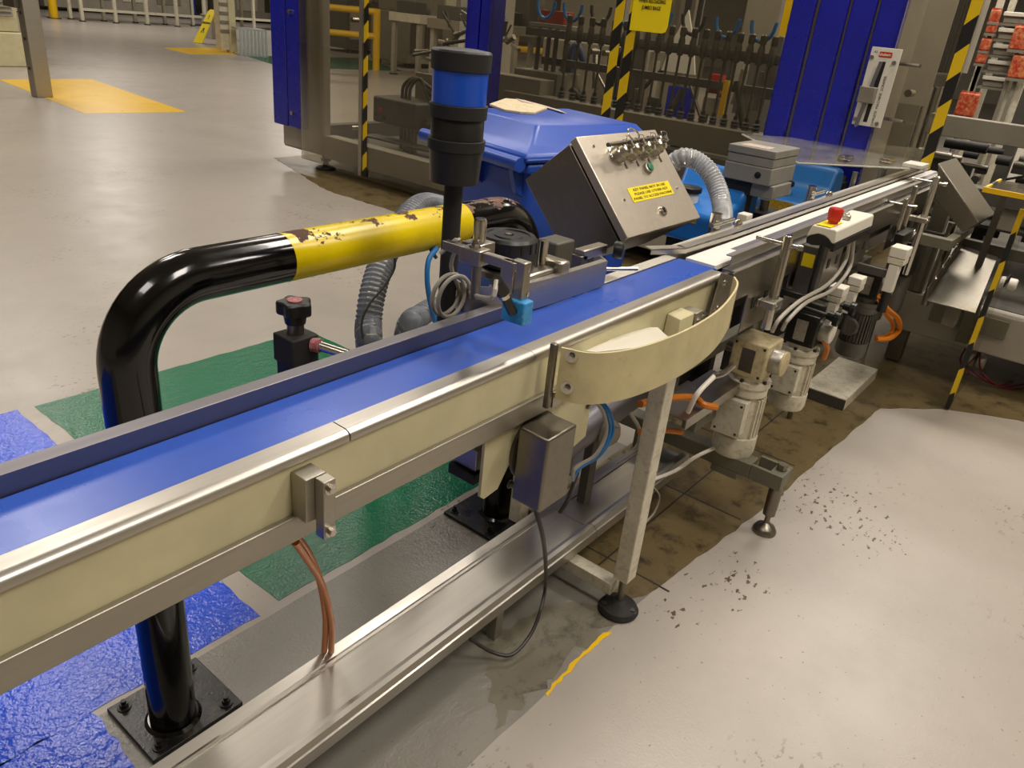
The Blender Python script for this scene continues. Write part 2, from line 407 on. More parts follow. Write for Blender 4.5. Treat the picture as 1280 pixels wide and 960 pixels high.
# square aluminium bar along the side
MB().box(-.6, .7885, .858, 1.395, .7995, .902).build('side_bar', M['alu'], cv, .002)
MB().box(1.66, .7885, .858, 2.0, .7995, .902).build('side_bar', M['alu'], cv, .002)
# clamp block on the bar
q = PY(399, 600, .765); x0 = q.x; zc1 = PY(380, 584, .795).z; zc2 = PY(413, 672, .745).z
c1 = MB().box(x0 - .024, .765, zc1 - .075, x0 + .012, .799, zc1).build('clamp_block', M['alu'], cv, .0015)
c2 = MB().box(x0 - .008, .745, zc2, x0 + .014, .765, zc1 - .002).build('clamp_plate', M['alu'], c1, .0015)
bolts(c1, M['steel_bright'], [((x0 + .003, .745, zc1 - .016), (0, -1, 0), .006, .006), ((x0 + .003, .745, zc2 + .012), (0, -1, 0), .006, .006)])
# leg with black levelling pad
lx, ly = 1.715, .775
leg = MB().box(lx - .026, ly - .024, .125, lx + .026, ly + .024, .90).build('leg', M['cream_white'], cv, .003)
MB().cyl((lx, ly, .03), (lx, ly, .126), .011, n=12).build('threaded_stem', M['steel_dark'], leg)
MB().lathe([(.060, 0), (.062, .006), (.055, .018), (.030, .027), (.022, .036), (.014, .040)], (lx, ly, .002), n=32).build('levelling_pad', M['blackmatt'], leg)
bolts(leg, M['steel_dark'], [((lx + .005, ly - .043, .018), (0, 0, 1), .009, .006), ((lx - .03, ly + .034, .018), (0, 0, 1), .009, .006)])
MB().box(lx - .024, ly + .024, .055, lx + .024, 1.0, .095).build('leg_bracket', M['cream_white'], cv, .002)
leg2 = MB().box(lx - .026, 1.16, .125, lx + .026, 1.2, .90).build('leg', M['cream_white'], cv, .003)
MB().lathe([(.060, 0), (.062, .006), (.055, .018), (.022, .030), (.014, .13)], (lx, 1.18, .002), n=24).build('levelling_pad', M['blackmatt'], leg2)
MB().box(lx - .024, .8, .845, lx + .024, 1.2, .885).build('cross_member', M['cream'], cv)
# end roller and chain guard bits at the belt end
MB().cyl((XE, .838, .985), (XE, .955, .985), .0135, n=16).build('end_roller', M['belt'], cv)
MB().box(1.99, .80, .90, 2.07, .812, .995).build('end_plate', M['steel_dark'], cv, .001)

# ---------------------------------------------------------------- guard band in front of the leg
gb = thing('guard_band', 'bowed cream plastic guard strip bolted across the front of the conveyor', 'guard', (1.75, .7, .9))
zt = PY(700, 433, .765).z
pl = [PZ(px, py, zt) for px, py in ((702, 434), (740, 441), (785, 437), (830, 424), (870, 406), (900, 386), (917, 366), (922, 354), (918, 346))]
pl = spl(pl, 8)
zbm = PY(705, 490, .765).z
band = MB().strip(pl, lambda t: zbm, zt, .005).build('band', M['ivory'], gb)
a = PY(697, 430, .77)
MB().box(a.x - .016, .764, zt - .135, a.x - .002, .778, zt + .008).build('end_bracket', M['steel_dark'], gb, .003)
MB().box(a.x - .0015, .762, zt - .135, a.x + .03, .7665, zt - .10).build('end_bracket', M['steel'], gb, .001)
n0 = (pl[1] - pl[0]).normalized(); nn = V((n0.y, -n0.x, 0))
if nn.dot(CAMP - pl[0]) < 0: nn = -nn
for py in (447, 484):
    c = V((pl[3].x, pl[3].y, PY(709, py, pl[3].y).z)) + nn * .003; b = MB(); b.cyl(c, c + nn * .002, .0135, n=20); b.bolt(c + nn * .002, nn, .007, .006, False); b.cyl(c + nn * .008, c + nn * .013, .005, n=10)
    b.build('bolt', M['steel_bright'], gb)
e = pl[-1]
q = [PY(903, 341, .778), PY(919, 346, .778), PY(897, 420, .778), PY(880, 420, .778)]
MB().prism([v for v in q], (0, .005, 0)).build('end_bracket', M['steel'], gb, .0015)
MB().box(q[3].x + .01, .784, q[3].z + .03, q[3].x + .045, .7995, q[3].z + .06).build('bracket_spacer', M['steel_dark'], gb, .001)
bolts(gb, M['steel_bright'], [(PY(px, py, .778), (0, -1, 0), .006, .005) for px, py in ((906, 354), (897, 386))])

# white deflector sheet and cream block inside the guard
ds = [PY(724, 438, .812), PY(770, 418, .812), PY(806, 409, .812), PY(822, 409, .78), PY(835, 421, .735), PY(800, 434, .722), PY(745, 440, .745)]
d_ = tag(MB().prism(ds, (0, 0, -.003)).build('deflector_sheet', M['white'], None), 'small white sloping sheet behind the bowed guard strip', 'sheet')
blk = thing('support_block', 'cream wedge-shaped block on the conveyor side with a grey clamp beside it', 'block', PY(845, 400, .80))
c = PY(838, 400, .80)
MB().prism([(c.x - .035, .7985, c.z - .045), (c.x - .028, .7985, c.z + .025), (c.x - .028, .760, c.z + .020), (c.x - .035, .753, c.z - .045)], (.075, 0, 0)).build('block', M['cream'], blk, .002)
MB().box(c.x + .055, .757, c.z - .06, c.x + .095, .7985, c.z + .018).build('clamp', M['alu'], blk, .002)
bolts(blk, M['steel_bright'], [((c.x + .096, .78, c.z), (1, 0, 0), .008, .008), ((c.x + .075, .757, c.z - .01), (0, -1, 0), .007, .006)])

# ---------------------------------------------------------------- stainless box with cable
jb = thing('drive_cover', 'upright stainless cover box with a dark disc and cream plate hanging under the conveyor', 'cover', (1.25, .75, .7))
YF = .715
a = PY(686, 551, YF); bq = PY(722, 531, YF); cq = PY(679, 639, YF)
MB().box(a.x, YF, cq.z, bq.x, YF + .075, a.z).build('cover_box', M['steel_dark'], jb, .005)
yp = .806
p0 = PY(607, 552, yp); p1 = PY(605, 624, yp); p3 = PY(744, 470, yp); p4 = PY(733, 553, yp)
zt2 = .885
MB().prism([(p0.x, yp, zt2), (p0.x, yp, p1.z + .01), (p0.x + .012, yp, p1.z), (p0.x + .055, yp, p1.z + .005), (p0.x + .085, yp, p1.z + .05),
            (p4.x - .14, yp, p1.z + .05), (p4.x - .10, yp, p4.z - .0), (p3.x, yp, p4.z + .02), (p3.x, yp, zt2)], (0, .008, 0)).build('back_plate', M['cream'], jb, .001)
dc = PY(668, 556, .80)
MB().lathe([(.074, 0), (.078, .004), (.078, .012), (.070, .016)], (dc.x, .811, dc.z), (0, -1, 0), n=40).build('disc', M['greydark'], jb)
tb = PY(652, 572, .79)
t_ = MB().box(tb.x - .012, .787, tb.z - .013, tb.x + .02, .790, tb.z + .013).build('fixing_tab', M['steel'], jb, .001)
bolts(jb, M['steel_dark'], [((tb.x - .003, .787, tb.z), (0, -1, 0), .006, .005), (PY(637, 605, yp - .003), (0, -1, 0), .006, .01), (PY(735, 508, yp - .002), (0, -1, 0), .005, .004)])
cb = [V((a.x + .02, YF + .03, cq.z + .004)), PY(680, 680, .74), PZ(682, 730, .18), PZ(675, 765, .10), PZ(662, 795, .05), PZ(640, 818, .03), PZ(615, 815, .04), PZ(585, 797, .095)]
cb[-1].y = .955
tag(MB().tube(spl(cb, 8), .0052, 8).build('grey_cable', M['darkcable']), 'dark grey cable looping from the stainless cover box down to the floor tray', 'cable')
# block under the side bar, left of the cream plate
vb = thing('valve_block', 'small grey valve block half hidden behind the cream plate', 'valve', PY(600, 565, .9))
c = PY(600, 568, .86)
MB().box(c.x - .035, .84, c.z - .02, c.x + .03, .90, c.z + .03).build('body', M['alu'], vb, .002)
MB().box(c.x - .045, .835, c.z - .045, c.x + .04, .905, c.z - .022).build('base', M['blackmatt'], vb, .001)

# ---------------------------------------------------------------- floor cable tray
tr = thing('cable_tray', 'long stainless cable tray running low above the floor under the conveyor', 'tray', (1.0, 1.04, .15))
ZT = .145
def traypiece(x0, x1):
    MB().xprof([(.985, ZT), (.985, ZT - .004), (1.105, ZT - .004), (1.105, ZT)], x0, x1).build('tray_floor', M['steel_x'], tr)
    MB().xprof([(.9848, ZT - .004), (.9848, ZT + .012), (.972, ZT + .016), (.958, ZT + .016), (.950, ZT + .004), (.945, ZT + .003), (.945, ZT - .03), (.948, ZT - .03), (.948, ZT),
                (.958, ZT + .012), (.972, ZT + .012), (.981, ZT + .009), (.981, ZT - .004)], x0, x1).build('side_flange', M['steel_x'], tr, angle=12)
    MB().xprof([(1.1052, ZT - .004), (1.1052, ZT + .004), (1.112, ZT + .005), (1.120, ZT + .002), (1.145, ZT + .008), (1.145, ZT - .03), (1.142, ZT - .03), (1.142, ZT + .004), (1.130, ZT + .001),
                (1.120, ZT - .002), (1.109, ZT - .001), (1.109, ZT - .004)], x0, x1).build('side_flange', M['steel_x'], tr, angle=12)
xs = PZ(700, 640, ZT).x
traypiece(-.8, xs - .001); traypiece(xs + .001, 2.47)
for x in (-.4, .55, 1.35, 2.2):
    for b_ in ((x, .96, .002, x + .03, .99, ZT - .031), (x, 1.10, .002, x + .03, 1.13, ZT - .031), (x, .96, ZT - .0305, x + .03, 1.13, ZT - .0045)): MB().box(*b_).build('stand', M['alu'], tr)
oc = [PY(369, 677, .88), PY(385, 700, .95), PY(402, 730, 1.02), PY(414, 775, 1.08), PZ(414, 815, ZT + .005)]
for k, dx in enumerate((0, .012)):
    tag(MB().tube(spl([p + V((dx * math.sin(i * .9 + k), dx, 0)) for i, p in enumerate(oc)], 8), .0072, 10).build('orange_cable', M['orange']),
        ('front' if k == 0 else 'back') + ' one of the two orange cables hanging from the conveyor into the tray', 'cable', 'orange cables dropping into the tray')

# ---------------------------------------------------------------- barrier hoop
bh = thing('hoop_barrier', 'black and yellow tubular hoop barrier with chipped paint behind the conveyor', 'barrier', (1.2, 1.345, 0))
YB = 1.345; ZB = 1.085; RB = .052; XA, XB2 = .613, 1.82; BR = .16
def arc(cx, cz, a0, a1, n=14): return [V((cx + BR * math.cos(a0 + (a1 - a0) * i / n), YB, cz + BR * math.sin(a0 + (a1 - a0) * i / n))) for i in range(n + 1)]
xy0 = PY(352, 318, YB).x; xy1 = PY(575, 275, YB).x
M['rust_y'] = paint('chipped_yellow_paint', '#e3c800', .25, chip='#4c2c1c', chip_t=.59, bmp=0, chipscale=13)
M['rust_k'] = paint('chipped_black_paint', '#070606', .12, chip='#6e4e40', chip_t=.50, bmp=0, coat=.3, chipscale=10)
M['plate'] = paint('grimy_black_plate', '#0e0d0b', .28, '#4a4030', .7, 14, bmp=.6)
def topchip(mat):       # chips sit on the upper side only (knocked there)
    t = mat.node_tree; g = N(t, 'ShaderNodeNewGeometry'); s = N(t, 'ShaderNodeSeparateXYZ'); t.links.new(g.outputs['Normal'], s.inputs[0])
    for n in [x for x in t.nodes if x.type == 'VALTORGB']:
        src = n.inputs[0].links[0].from_node
        if src.type == 'TEX_NOISE' and abs(src.inputs['Distortion'].default_value - .2) < 1e-4:
            f = math_(t, 'MULTIPLY', src.outputs['Fac'], 1.0); w = math_(t, 'MULTIPLY', math_(t, 'SUBTRACT', s.outputs[2], .75), .35)
            f = math_(t, 'ADD', f, math_(t, 'MINIMUM', w, .03)); t.links.new(f, n.inputs[0])
topchip(M['rust_y']); topchip(M['rust_k'])
MB().tube([V((XA, YB, .01)), V((XA, YB, .4)), V((XA, YB, ZB - BR))] + arc(XA + BR, ZB - BR, math.pi, math.pi / 2)[1:] + [V((xy0, YB, ZB))], RB, 32).build('black_tube', M['blackpaint'], bh)
MB().tube([V((xy0, YB, ZB)), V((xy1, YB, ZB))], RB + .0004, 32).build('yellow_tube', M['rust_y'], bh)
MB().tube([V((xy1, YB, ZB)), V((XB2 - BR, YB, ZB))] + arc(XB2 - BR, ZB - BR, math.pi / 2, 0)[1:] + [V((XB2, YB, .4)), V((XB2, YB, .01))], RB, 32).build('black_tube', M['rust_k'], bh)
for x, dx in ((XA, .02), (XB2 - .02, 0)):
    pb = MB().box(x - .115 + dx, YB - .08, .001, x + .115 + dx, YB + .13, .014).build('base_plate', M['plate'], bh, .002)
    for sx in (-.085, .085):
        for sy in (-.055, .105):
            b = MB(); b.bolt((x + dx + sx, YB + sy, .014), (0, 0, 1), .010, .010); b.cyl((x + dx + sx, YB + sy, .02), (x + dx + sx, YB + sy, .036), .006, n=10); b.build('anchor_bolt', M['black'], pb)
    MB().lathe([(RB + .012, 0), (RB + .004, .008)], (x if x == XA else XB2, YB, .0135), n=32).build('weld', M['blackpaint'], bh)


# ---------------------------------------------------------------- stainless conveyor with white belt
sc = thing('stainless_conveyor', 'long stainless conveyor with a narrow white belt running away to the right', 'conveyor', (3.6, .9, 0))
X0, X1 = 2.075, 5.15
MB().xprof([(.850, .984), (.945, .984), (.945, 1.0), (.850, 1.0)], X0, 2.30).build('transfer_plate', M['white_belt'], sc, .001)
MB().xprof([(.908, .984), (.945, .984), (.945, 1.0), (.908, 1.0)], 2.301, X1).build('belt', M['white_belt'], sc, .002)
MB().xprof([(.846, .98), (.9075, .98), (.9075, .998), (.846, .998)], 2.301, X1).build('slide_plate', M['wallgrey'], sc)
# back guide: angle rail with flared start
bg = [V((1.99, 1.015, 0)), V((2.10, .958, 0)), V((2.4, .950, 0)), V((X1, .950, 0))]
g = MB()
for a, b in zip(bg[:-1], bg[1:]):
    t = (b - a).normalized(); n = V((-t.y, t.x, 0))
    for z0, z1, w in ((1.004, 1.020, .003), (1.017, 1.020, .036)):
        g.prism([V((a.x, a.y, z0)), V((b.x, b.y, z0)), V((b.x, b.y, z0)) + n * w, V((a.x, a.y, z0)) + n * w], (0, 0, z1 - z0))
g.build('back_guide', M['steel_x'], sc, angle=20)
MB().xprof([(.992, .90), (.992, 1.006), (1.03, 1.006), (1.03, .90)], 2.12, X1).build('back_frame', M['steel_rub'], sc, .002)
# front guide and side plates
MB().xprof([(.823, 1.000), (.823, 1.028), (.843, 1.028), (.843, 1.025), (.826, 1.025), (.826, 1.003), (.843, 1.003), (.843, 1.0)], 2.12, X1).build('front_guide', M['steel_x'], sc)
MB().xprof([(.80, .975), (.845, .975), (.845, .985), (.80, .985)], 2.12, X1).build('frame_top', M['steel_x'], sc)
MB().xprof([(.797, .893), (.797, .987), (.8025, .987), (.8025, .893)], 2.09, X1).build('side_plate', M['steel'], sc)
k = 0
for x in (2.26, 2.62, 2.98, 3.34, 3.9, 4.4):
    MB().box(x, .803, .76, x + .22, .806, .892).build('lower_plate', M['steel'], sc)
    MB().box(x + .05, .800, .83, x + .075, .8028, .866).build('slot', M['dark'], sc)
    MB().box(x + .15, .800, .83, x + .175, .8028, .866).build('slot', M['dark'], sc)
MB().box(2.12, .85, .82, X1, .99, .97).build('inner_frame', M['greydark'], sc)
c = PY(918, 361, .795); MB().box(c.x - .012, .7955, c.z - .016, c.x + .018, .7968, c.z + .022).build('rating_plate', M['steel_dark'], sc)
# rails of the lower frame
MB().box(2.2, .85, .40, 5.1, .90, .45).build('lower_beam', M['olive'], sc, .003)
MB().box(2.2, 1.10, .40, 5.1, 1.15, .45).build('lower_beam', M['olive'], sc, .003)
for x in (2.55, 3.4, 4.6):
    for y in (.86, 1.11):
        MB().box(x, y, .22, x + .05, y + .05, .40).build('upright', M['olive'], sc, .002)
        MB().box(x, y, .45, x + .05, y + .05, .82).build('upright', M['olive'], sc, .002)
# cross beam with front levelling foot
fx, fy = 2.47, .63
cb_ = MB().box(2.40, .70, .205, 2.47, 1.25, .262).build('foot_beam', M['olive'], sc, .004)
MB().box(2.40, .585, .205, 2.415, .70, .262).build('fork', M['olive'], cb_, .002)
MB().box(2.485, .585, .205, 2.50, .70, .262).build('fork', M['olive'], cb_, .002)
MB().box(2.4155, .585, .205, 2.4845, .635, .262).build('fork', M['olive'], cb_, .002)
MB().cyl((2.452, .61, .262), (2.452, .61, .285), .018, n=6).build('nut', M['steel_dark'], cb_)
MB().box(2.40, .74, .18, 2.46, .84, .2045).build('pad', M['olive'], cb_, .002)
MB().lathe([(.042, 0), (.042, .010), (.034, .024), (.016, .034), (.010, .040), (.010, .07), (.022, .075), (.024, .17), (.020, .2045)], (2.452, .61, .001), n=28).build('levelling_foot', M['steel_dark'], sc)
MB().box(2.40, 1.10, .0, 2.47, 1.16, .204).build('rear_foot', M['olive'], sc, .002)
for x in (3.4, 4.6):
    for y in (.86, 1.11):
        MB().cyl((x + .025, y + .025, .0), (x + .025, y + .025, .22), .012).build('levelling_foot', M['steel_dark'], sc)
# upright rods in clamps on the front side
def rod(px, pyt, pyb, y, lab, r=.0145, cross=True, clampy=None):
    a = PY(px[0], pyt, y); b = PY(px[1], pyb, y); b.x = a.x
    t = thing('guide_post', lab, 'post', (a.x, y, b.z), 'stainless guide posts on the front of the steel conveyor')
    MB().lathe([(r, 0), (r, (a - b).length - .006), (r * .7, (a - b).length)], b, (0, 0, 1), 18).build('rod', M['steel_bright'], t)
    if cross:
        z = a.z - .03
        MB().cyl((a.x, y - .045, z), (a.x, y + .10, z), .006, n=10).build('cross_rod', M['steel_bright'], t)
        MB().cyl((a.x + .0, y - .05, z), (a.x, y - .035, z), .010, n=12).build('knob', M['steel_bright'], t)
    if clampy:
        c = PY(px[1], clampy, y)
        cl = MB().box(a.x - .055, y - .024, c.z - .012, a.x + .03, y + .024, c.z + .012).build('clamp', M['alu'], t, .003)
        MB().bolt((a.x - .035, y - .024, c.z), (0, -1, 0), .006, .006).build('bolt', M['steel_bright'], cl)
        MB().box(a.x - .055, y + .0245, c.z - .012, a.x - .02, .7965, c.z + .012).build('arm', M['alu'], t, .002)
    return t
rod((987, 970), 294, 403, .765, 'nearest stainless guide post beside the red stop button box', .0155, True, 375)
rod((1134, 1120), 248, 300, .755, 'thin stainless guide post behind the stop button box, left of two close together', .012, True)
rod((1146, 1130), 232, 300, .758, 'thin stainless guide post right of another close beside it', .012, False)
rod((1172, 1150), 220, 330, .70, 'tall stainless guide post in front of the tilted steel hood', .016, True, 276)
t = thing('black_clamp', 'black swivel clamp block below the two thin guide posts', 'clamp', PY(1125, 292, .74))
c = PY(1125, 292, .745); MB().box(c.x - .12, .70, c.z - .02, c.x + .09, .74, c.z + .02).build('body', M['black'], t, .004)
MB().bolt((c.x + .06, .70, c.z), (0, -1, 0), .014, .006).build('bolt', M['steel_bright'], t)
MB().box(c.x - .10, .705, c.z - .055, c.x + .02, .738, c.z - .024).build('lower_plate', M['greydark'], t, .002)
# rear clamp rods
for px, py0, py1, lab in ((891, 268, 292, 'stainless clamp post behind the steel conveyor nearest the clear hose'), (1010, 234, 256, 'stainless clamp post behind the steel conveyor in front of the blue tank')):
    a = PY(px, py1, 1.05); b = PY(px, py0, 1.05); b.x = a.x
    t = thing('rear_clamp', lab, 'clamp', a, 'rear clamp posts')
    MB().cyl((a.x, 1.05, .95), (a.x, 1.05, b.z), .019, n=18).build('post', M['steel_bright'], t)
    MB().cyl((a.x - .07, 1.03, b.z - .03), (a.x + .10, 1.03, b.z - .03), .008, n=12).build('cross_rod', M['steel_bright'], t)
    MB().lathe([(.018, 0), (.020, .005), (.020, .014), (.010, .02)], (a.x + .06, 1.0, b.z - .035), (0, -1, 0), 18).build('knob', M['steel_bright'], t)
t = thing('sensor_clamp', 'small white clamp with a thin steel rod behind the conveyor under the grey box', 'clamp', PY(930, 285, 1.06))
c = PY(930, 275, 1.06)
MB().cbox(c, (.05, .04, .05)).build('block', M['white'], t, .004)
MB().cbox(c + V((0, 0, -.055)), (.03, .03, .06)).build('stem', M['steel'], t, .003)
MB().cyl(c + V((.02, -.02, 0)), c + V((.15, -.05, -.02)), .006, n=10).build('rod', M['steel_bright'], t)

# ---------------------------------------------------------------- gearmotors
def gearmotor(px, py, z, w, lab, head, body, cap, dark_cap=False, side_box=True, grey=False, hh=.13, blen=.20):
    """head box top near-left corner is seen at px, py on level z; shaft upright, cap towards the front"""
    a = PZ(px, py, z); L = w
    t = thing('gearmotor', lab, 'motor', (a.x, a.y - w / 2, z - hh), 'gearmotors under the steel conveyor')
    x0, y0 = a.x, a.y - w; x1 = a.x + w * 1.12; cx, cy = (x0 + x1) / 2, a.y - w / 2
    h_ = MB().box(x0, y0, z - hh, x1, a.y, z).build('gear_head', head, t, .006)
    MB().box(x0 - .0012, cy - w * .18, z - hh * .85, x0 - .0002, cy + w * .2, z - hh * .2).build('rating_plate', M['steel_dark'] if not grey else M['label'], h_)
    bolts(h_, M['dark'], [((x0, y0 + .012, z - .012), (-1, 0, 0), .003, .002), ((x0, a.y - .012, z - hh + .012), (-1, 0, 0), .003, .002), ((x0, y0 + .012, z - hh + .012), (-1, 0, 0), .003, .002), ((x0, a.y - .012, z - .012), (-1, 0, 0), .003, .002)], 'screw')
    r = w * .36; zc = z - hh * .5
    MB().lathe([(r, 0), (r, w * .26), (r * .93, w * .30)], (cx, y0, zc), (0, -1, 0), 32).build('cap_ring', M['alu'], t)
    MB().lathe([(r * .98, 0), (r * .98, w * .05), (r * .90, w * .065)], (cx, y0 - w * .30, zc), (0, -1, 0), 32).build('end_cap', cap, t)
    zf = z - hh; R = w * .62
    MB().lathe([(R * .80, 0), (R * .80, -.018), (R * .98, -.022), (R * .98, -.04), (R * .92, -.042), (R * .92, -.072)], (cx, cy, zf), (0, 0, 1), 32).build('flange', body, t)
    for k in range(5):
        an = .6 + k * 1.256; MB().cyl((cx + R * .86 * math.cos(an), cy + R * .86 * math.sin(an), zf - .022), (cx + R * .86 * math.cos(an), cy + R * .86 * math.sin(an), zf - .012), .007, n=6).build('flange_bolt', M['dark'], t)
    zb = zf - .072
    bd = MB().lathe([(R * .80, 0), (R * .80, -blen * .72)], (cx, cy, zb), (0, 0, 1), 32).build('motor_body', body, t)
    nf = 28
    for k in range(nf):
        an = 2 * math.pi * k / nf
        if side_box and math.cos(an - math.pi * 1.05) > .70: continue
        u = V((math.cos(an), math.sin(an), 0)); v = V((-u.y, u.x, 0)) * .0022; p = V((cx, cy, zb - blen * .70)) + u * R * .79
        MB().prism([p - v, p + u * R * .17 - v, p + u * R * .17 + v, p + v], (0, 0, blen * .66)).build('cooling_fin', body, bd, flat=True)
    MB().lathe([(R * .99, -blen * .72), (R * 1.0, -blen * .98), (R * .93, -blen * 1.06), (R * .78, -blen * 1.09)], (cx, cy, zb), (0, 0, 1), 32).build('fan_cowl', M['steel_dark'] if False else body, t)
    if side_box:
        tb = MB().box(cx - R * 1.25, cy - R * .55, zb - blen * .62, cx - R * .60, cy + R * .75, zb - blen * .05).build('terminal_box', body, t, .005)
        MB().box(cx - R * 1.30, cy - R * .58, zb - blen * .64, cx - R * 1.255, cy + R * .78, zb - blen * .03).build('lid', body, tb, .002)
        bolts(tb, M['dark'], [((cx - R * 1.30, cy + s * R * .5 + R * .1, zb - q * blen), (-1, 0, 0), .003, .002) for s in (-1, 1) for q in (.10, .57)], 'screw')
    MB().cyl((cx, a.y, zc), (cx, max(a.y + .02, .90), zc), .018).build('shaft', M['steel_dark'], t)
    return V((cx, cy, z)), R, zb
M['label'] = paint('worn_label', '#a69f90', .5, '#5c564a', .9, 60, bmp=0)
M['headcream'] = paint('tan_gearbox_paint', '#cdbd93', .45, '#7d6c49', .8, 14, chip='#3d3021', chip_t=.70, bmp=.1)
M['headblack'] = paint('black_gearbox_paint', '#14130f', .35, '#2c2a24', .4, 12, bmp=.05)
M['motgrey'] = paint('dark_grey_motor_paint', '#57544b', .45, '#2f2c26', .5, 14, bmp=.08)
M['capdirty'] = paint('dirty_cap', '#c9b98d', .45, '#a08a55', .6, 20, bmp=0)
g1 = gearmotor(918, 421, .695, .122, 'nearest cream gearmotor with a cream gear head and round side cap', M['headcream'], M['cream_white'], M['capdirty'], hh=.125, blen=.225)
g2 = gearmotor(988, 387, .695, .115, 'second cream gearmotor with a black gear head and white round cap', M['headblack'], M['cream_white'], M['white'], grey=True, hh=.125, blen=.19)
g3 = gearmotor(1073, 335, .715, .112, 'dark grey gearmotor with a black gear head and orange cable loops', M['headblack'], M['motgrey'], M['capdirty'], side_box=False, grey=True, hh=.125, blen=.205)
# grey motor extras: round terminal lid and labels
c = V((g3[0].x - g3[1], g3[0].y + .02, g3[2] - .07))
gm3 = [o for o in COL.objects if o.get('label', '').startswith('dark grey gearmotor')][0]
MB().lathe([(.045, 0), (.045, .03), (.038, .036)], c + V((.02, 0, 0)), (-1, 0, 0), 8, ph=.39).build('terminal_box', M['motgrey'], gm3, .002)
# fourth head further back
g4 = PY(1120, 300, .80)
t = thing('gearmotor', 'furthest gearmotor with black head behind the orange cables', 'motor', g4, 'gearmotors under the steel conveyor')
MB().box(g4.x, .70, g4.z - .17, g4.x + .16, .795, g4.z).build('gear_head', M['headblack'], t, .008)
MB().lathe([(.05, 0), (.05, -.18), (.04, -.20)], (g4.x + .08, .745, g4.z - .17), (0, 0, 1), 24).build('motor_body', M['motgrey'], t)
# white angled plug connectors
def plug(px, py, y, lab, s=1.0):
    p = PY(px, py, y); t = thing('plug_connector', lab, 'connector', p, 'white plug connectors on the motor row')
    w, d, h = .07 * s, .055 * s, .035 * s
    MB().cbox(p + V((0, 0, -h / 2)), (w, d, h)).build('hood', M['white'], t, .004)
    MB().cbox(p + V((0, 0, -h * 1.35)), (w * .98, d * .96, h * .6)).build('collar', M['cream_white'], t, .003)
    MB().prism([p + V((-w * .46, -d * .3, -h * 1.7)), p + V((w * .2, -d * .3, -h * 1.7)), p + V((w * .0, -d * .3, -h * 4.4)), p + V((-w * .46, -d * .3, -h * 4.4))], (0, d * .6, 0)).build('body', M['white'], t, .003)
    MB().cyl(p + V((-w * .2, 0, -h * 4.4)), p + V((-w * .2, 0, -h * 6.5)), .016 * s, n=14).build('gland', M['black'], t)
    MB().box(p.x - .03, p.y + d * .31, p.z - h * 3.2, p.x - .005, .835, p.z - h * 2.4).build('mount_arm', M['greydark'], t, .002)
    MB().box(p.x - .03, .8355, p.z - h * 3.2, p.x - .005, .8495, .90).build('mount_bar', M['greydark'], t, .002)
    return p
plug(1050, 357, .715, 'white plug connector between the second and third motors, front one')
plug(1073, 345, .735, 'white plug connector just behind another, left of the black gear head')
plug(1128, 308, .66, 'white plug connector farthest right beside the black cap', 1.25)
for px, py, y, lab in ((1044, 398, .68, 'round black cable plug left of the grey motor, front one'), (1064, 386, .70, 'round black cable plug left of the grey motor, rear one')):
    p = PY(px, py, y); t = thing('cable_plug', lab, 'connector', p, 'round black plugs by the grey motor')
    MB().lathe([(.020, 0), (.026, .004), (.026, .022), (.018, .026), (.016, .05)], p + V((0, -.02, 0)), (.0, 1, .1), 20).build('shell', M['black'], t)
    MB().cyl(p + V((0, .02, .002)), V((p.x, .90, p.z + .01)), .008, n=10).build('cable_tail', M['darkcable'], t)
    for k in range(8):
        an = k * math.pi / 4; MB().cbox(p + V((.026 * math.cos(an), -.005, .026 * math.sin(an))), (.006, .016, .006)).build('grip_rib', M['black'], t)
# cables at the motors
def cable(pts, r, mat, name, lab, cat='cable', group=None, k=8, n=8):
    return tag(MB().tube(spl(pts, k), r, n).build(name, mat), lab, cat, group)
cable([PY(1100, 370, .68), PY(1108, 385, .66), PY(1122, 398, .65), PY(1124, 412, .65), PY(1112, 423, .66), PY(1095, 424, .70)], .012, M['orange'], 'orange_cable', 'outer thick orange cable looping right of the grey motor', group='orange motor cables')
cable([PY(1098, 374, .71), PY(1106, 390, .69), PY(1115, 403, .69), PY(1115, 414, .69), PY(1105, 421, .70), PY(1095, 421, .73)], .010, M['orange'], 'orange_cable', 'inner orange cable looping right of the grey motor', group='orange motor cables')
cable([PY(1030, 425, .70), PY(1034, 436, .69), PY(1030, 448, .70)], .010, M['orange'], 'orange_cable', 'short orange cable end under the white round cap')
cable([PY(1062, 302, .70), PY(1056, 328, .70), PY(1035, 355, .69), PY(1000, 376, .69), PY(975, 398, .69), PY(965, 415, .70)], .0065, M['greycable'], 'signal_cable', 'pale cable arching from stop box over the motors, upper one', group='pale cables over the motors')
cable([PY(1067, 301, .70), PY(1062, 335, .69), PY(1040, 362, .68), PY(1008, 378, .68), PY(985, 400, .68), PY(978, 412, .70)], .0065, M['greycable'], 'signal_cable', 'pale cable arching from stop box over the motors, lower one', group='pale cables over the motors')
cable([PY(893, 470, .78), PY(905, 466, .76), PY(918, 455, .74)], .010, M['steel'], 'flexible_conduit', 'short braided grey conduit left of the nearest gearmotor', 'conduit')
cable([PY(860, 515, .80), PY(872, 492, .78), PY(893, 470, .78)], .008, M['white'], 'white_cable', 'white cable rising into a gland left of the nearest gearmotor')
cable([PY(800, 505, .86), PY(830, 498, .86), PY(866, 497, .84), PY(880, 506, .80), PY(895, 509, .78)], .011, M['orange'], 'orange_cable', 'thick orange cable running right behind the cream leg, upper one', group='orange cables behind the cream leg')
cable([PY(800, 540, .90), PY(830, 538, .88), PY(852, 540, .86)], .010, M['orange'], 'orange_cable', 'thick orange cable running right behind the cream leg, lower one', group='orange cables behind the cream leg')
